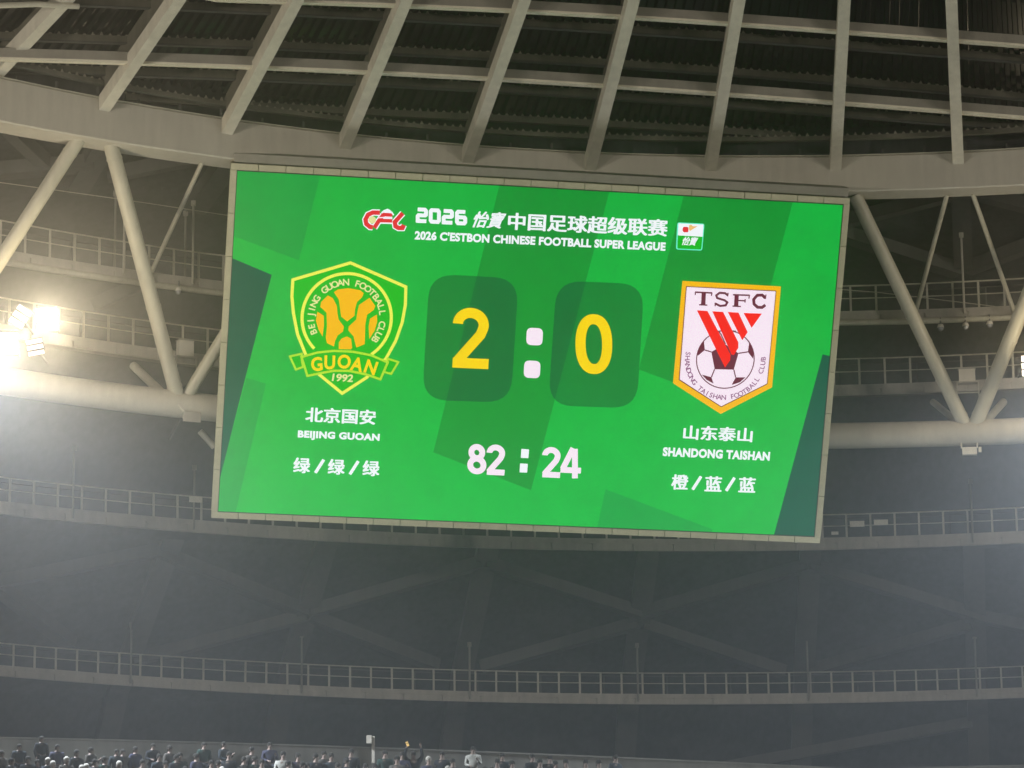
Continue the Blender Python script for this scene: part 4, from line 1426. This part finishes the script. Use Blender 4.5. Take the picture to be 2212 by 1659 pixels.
def person(x, y, row, pose, jm, hm, lab):
    """head top at picture point (x, y); feet on the terrace"""
    r = TER[row][0]
    p = hit(x, y, r)
    floor = TER[row][1]
    hgt = p.z - floor
    sc = min(1.15, max(0.80, hgt / 1.72))
    z0 = floor
    t = theta(p)
    root = bpy.data.objects.new('person', None)
    COL.objects.link(root)
    root.location = (p.x, p.y, z0)
    root.scale = (0.5 + sc / 2, 0.5 + sc / 2, sc)
    root.rotation_euler = (0, 0, -t + random.uniform(-0.5, 0.5))
    tag(root, lab, 'person', 'spectators in the stand')
    bd, jk, tr_, hr, fc = POSES[pose]
    for nm, me, mat in (('body', bd, M_SKIN), ('jacket', jk, jm), ('trousers', tr_, M_CLOTH[0]), ('hair', hr, hm), ('face', fc, M_SKIN)):
        o = bpy.data.objects.new(nm, with_mat(me, mat))
        COL.objects.link(o)
        o.parent = root
    return root

CROWD = [
    (42, 1612, 1, 'down', 1, 0), (90, 1600, 0, 'down', 0, 0), (115, 1643, 4, 'down', 2, 1), (177, 1652, 4, 'down', 1, 1), (197, 1614, 1, 'hold', 4, 0),
    (213, 1652, 5, 'down', 0, 1), (252, 1618, 1, 'down', 1, 0), (258, 1641, 4, 'hold', 4, 1), (293, 1612, 1, 'down', 2, 0), (331, 1606, 0, 'hold', 0, 0),
    (367, 1610, 1, 'down', 4, 0), (389, 1625, 2, 'down', 3, 0), (424, 1627, 2, 'down', 2, 0), (441, 1603, 0, 'down', 3, 0), (484, 1602, 0, 'hold', 1, 0),
    (544, 1613, 1, 'down', 4, 0), (583, 1603, 0, 'hold', 2, 0), (612, 1622, 2, 'down', 5, 0), (716, 1624, 2, 'hold', 1, 0), (759, 1617, 1, 'down', 0, 0),
    (832, 1620, 1, 'down', 3, 0), (893, 1622, 1, 'up', 0, 0), (955, 1622, 1, 'down', 0, 0), (1022, 1612, 0, 'hold', 5, 0), (1085, 1626, 1, 'down', 1, 0),
    (1150, 1628, 1, 'hold', 0, 0), (1222, 1634, 2, 'down', 0, 0), (1329, 1630, 1, 'down', 1, 0), (1392, 1642, 3, 'down', 5, 0), (480, 1648, 4, 'down', 6, 1)]
_rc = random.Random(21)
x = 4
while x < 1300:
    near = min(abs(x - c_[0]) for c_ in CROWD)
    if near > 6:
        row = _rc.choice((1, 2, 2, 3, 3, 4))
        CROWD.append((int(x), int(1599 + 0.014 * x + 11 * row + _rc.uniform(-5, 7)), row, _rc.choice(('down', 'down', 'hold')), _rc.choice((0, 0, 1, 2, 3, 4)), 1 if _rc.random() < 0.08 else 0))
    x += _rc.uniform(9, 24)
CN = ['black', 'slate grey', 'navy', 'dark green', 'brown', 'white', 'ochre']
CROWD.sort()
allm = M_CLOTH + [M_WHITECLOTH, M_YELCLOTH]
for i, (x, y, row, pose, ci, cap) in enumerate(CROWD):
    pt = {'down': '', 'up': ' arms raised', 'hold': ' hands before chest'}[pose]
    person(x, y, row, pose, allm[ci], M_CAP if cap else M_HAIR,
           'person in %s top%s%s, %s from the crowd\'s left end' % (CN[ci], ' pale cap' if cap else '', pt, ORDN(i + 1)))

root = tag(empty('camera_post', hit(806, 1640, PR - 0.1)), 'slim grey post with a small box on top, rising above the parapet', 'post')
pa, pb = hit(806, 1648, PR - 0.12), hit(806, 1590, PR - 0.12)
b = MB(); b.beam(pa, pb, 0.10, 0.10, up=(0, 1, 0)); b.build('pole', M_HANG, root)
b = MB(); b.box(pb + Vector((-0.14, 0, -0.12)), (0.09, 0, 0), (0, 0.1, 0), (0, 0, 0.14)); b.build('box', M_HANG, root)
c = hit(880, 1607, TER[1][0] - 0.15)
b = MB(); b.box(c, (0.04, 0, 0.015), (0, 0.006, 0), (-0.03, 0, 0.075))
tag(b.build('phone', glow('phone_screen', (255, 215, 130), 0.9)), 'small lit phone held up above the parapet', 'phone')

# ------------------------------------------------------------------ haze
b = MB(); b.box((0, 120, 14.0), (160, 0, 0), (0, 145, 0), (0, 0, 27.6))
hz = b.build('haze', bpy.data.materials.new('haze_air'))
hm_ = hz.data.materials[0]
hm_.use_nodes = True
hm_.node_tree.nodes.clear()
ho = hm_.node_tree.nodes.new('ShaderNodeOutputMaterial')
hv = hm_.node_tree.nodes.new('ShaderNodeVolumePrincipled')
hv.inputs['Color'].default_value = (0.86, 0.91, 1.0, 1)
hv.inputs['Density'].default_value = HAZE_DENSITY
hv.inputs['Anisotropy'].default_value = 0.45
hv2 = hm_.node_tree.nodes.new('ShaderNodeVolumePrincipled')
hv2.inputs['Color'].default_value = (0.95, 0.95, 0.95, 1)
hv2.inputs['Density'].default_value = HAZE_FORWARD
hv2.inputs['Anisotropy'].default_value = 0.93
had = hm_.node_tree.nodes.new('ShaderNodeAddShader')
hm_.node_tree.links.new(hv.outputs[0], had.inputs[0])
hm_.node_tree.links.new(hv2.outputs[0], had.inputs[1])
hm_.node_tree.links.new(had.outputs[0], ho.inputs['Volume'])
tag(hz, kind='stuff')
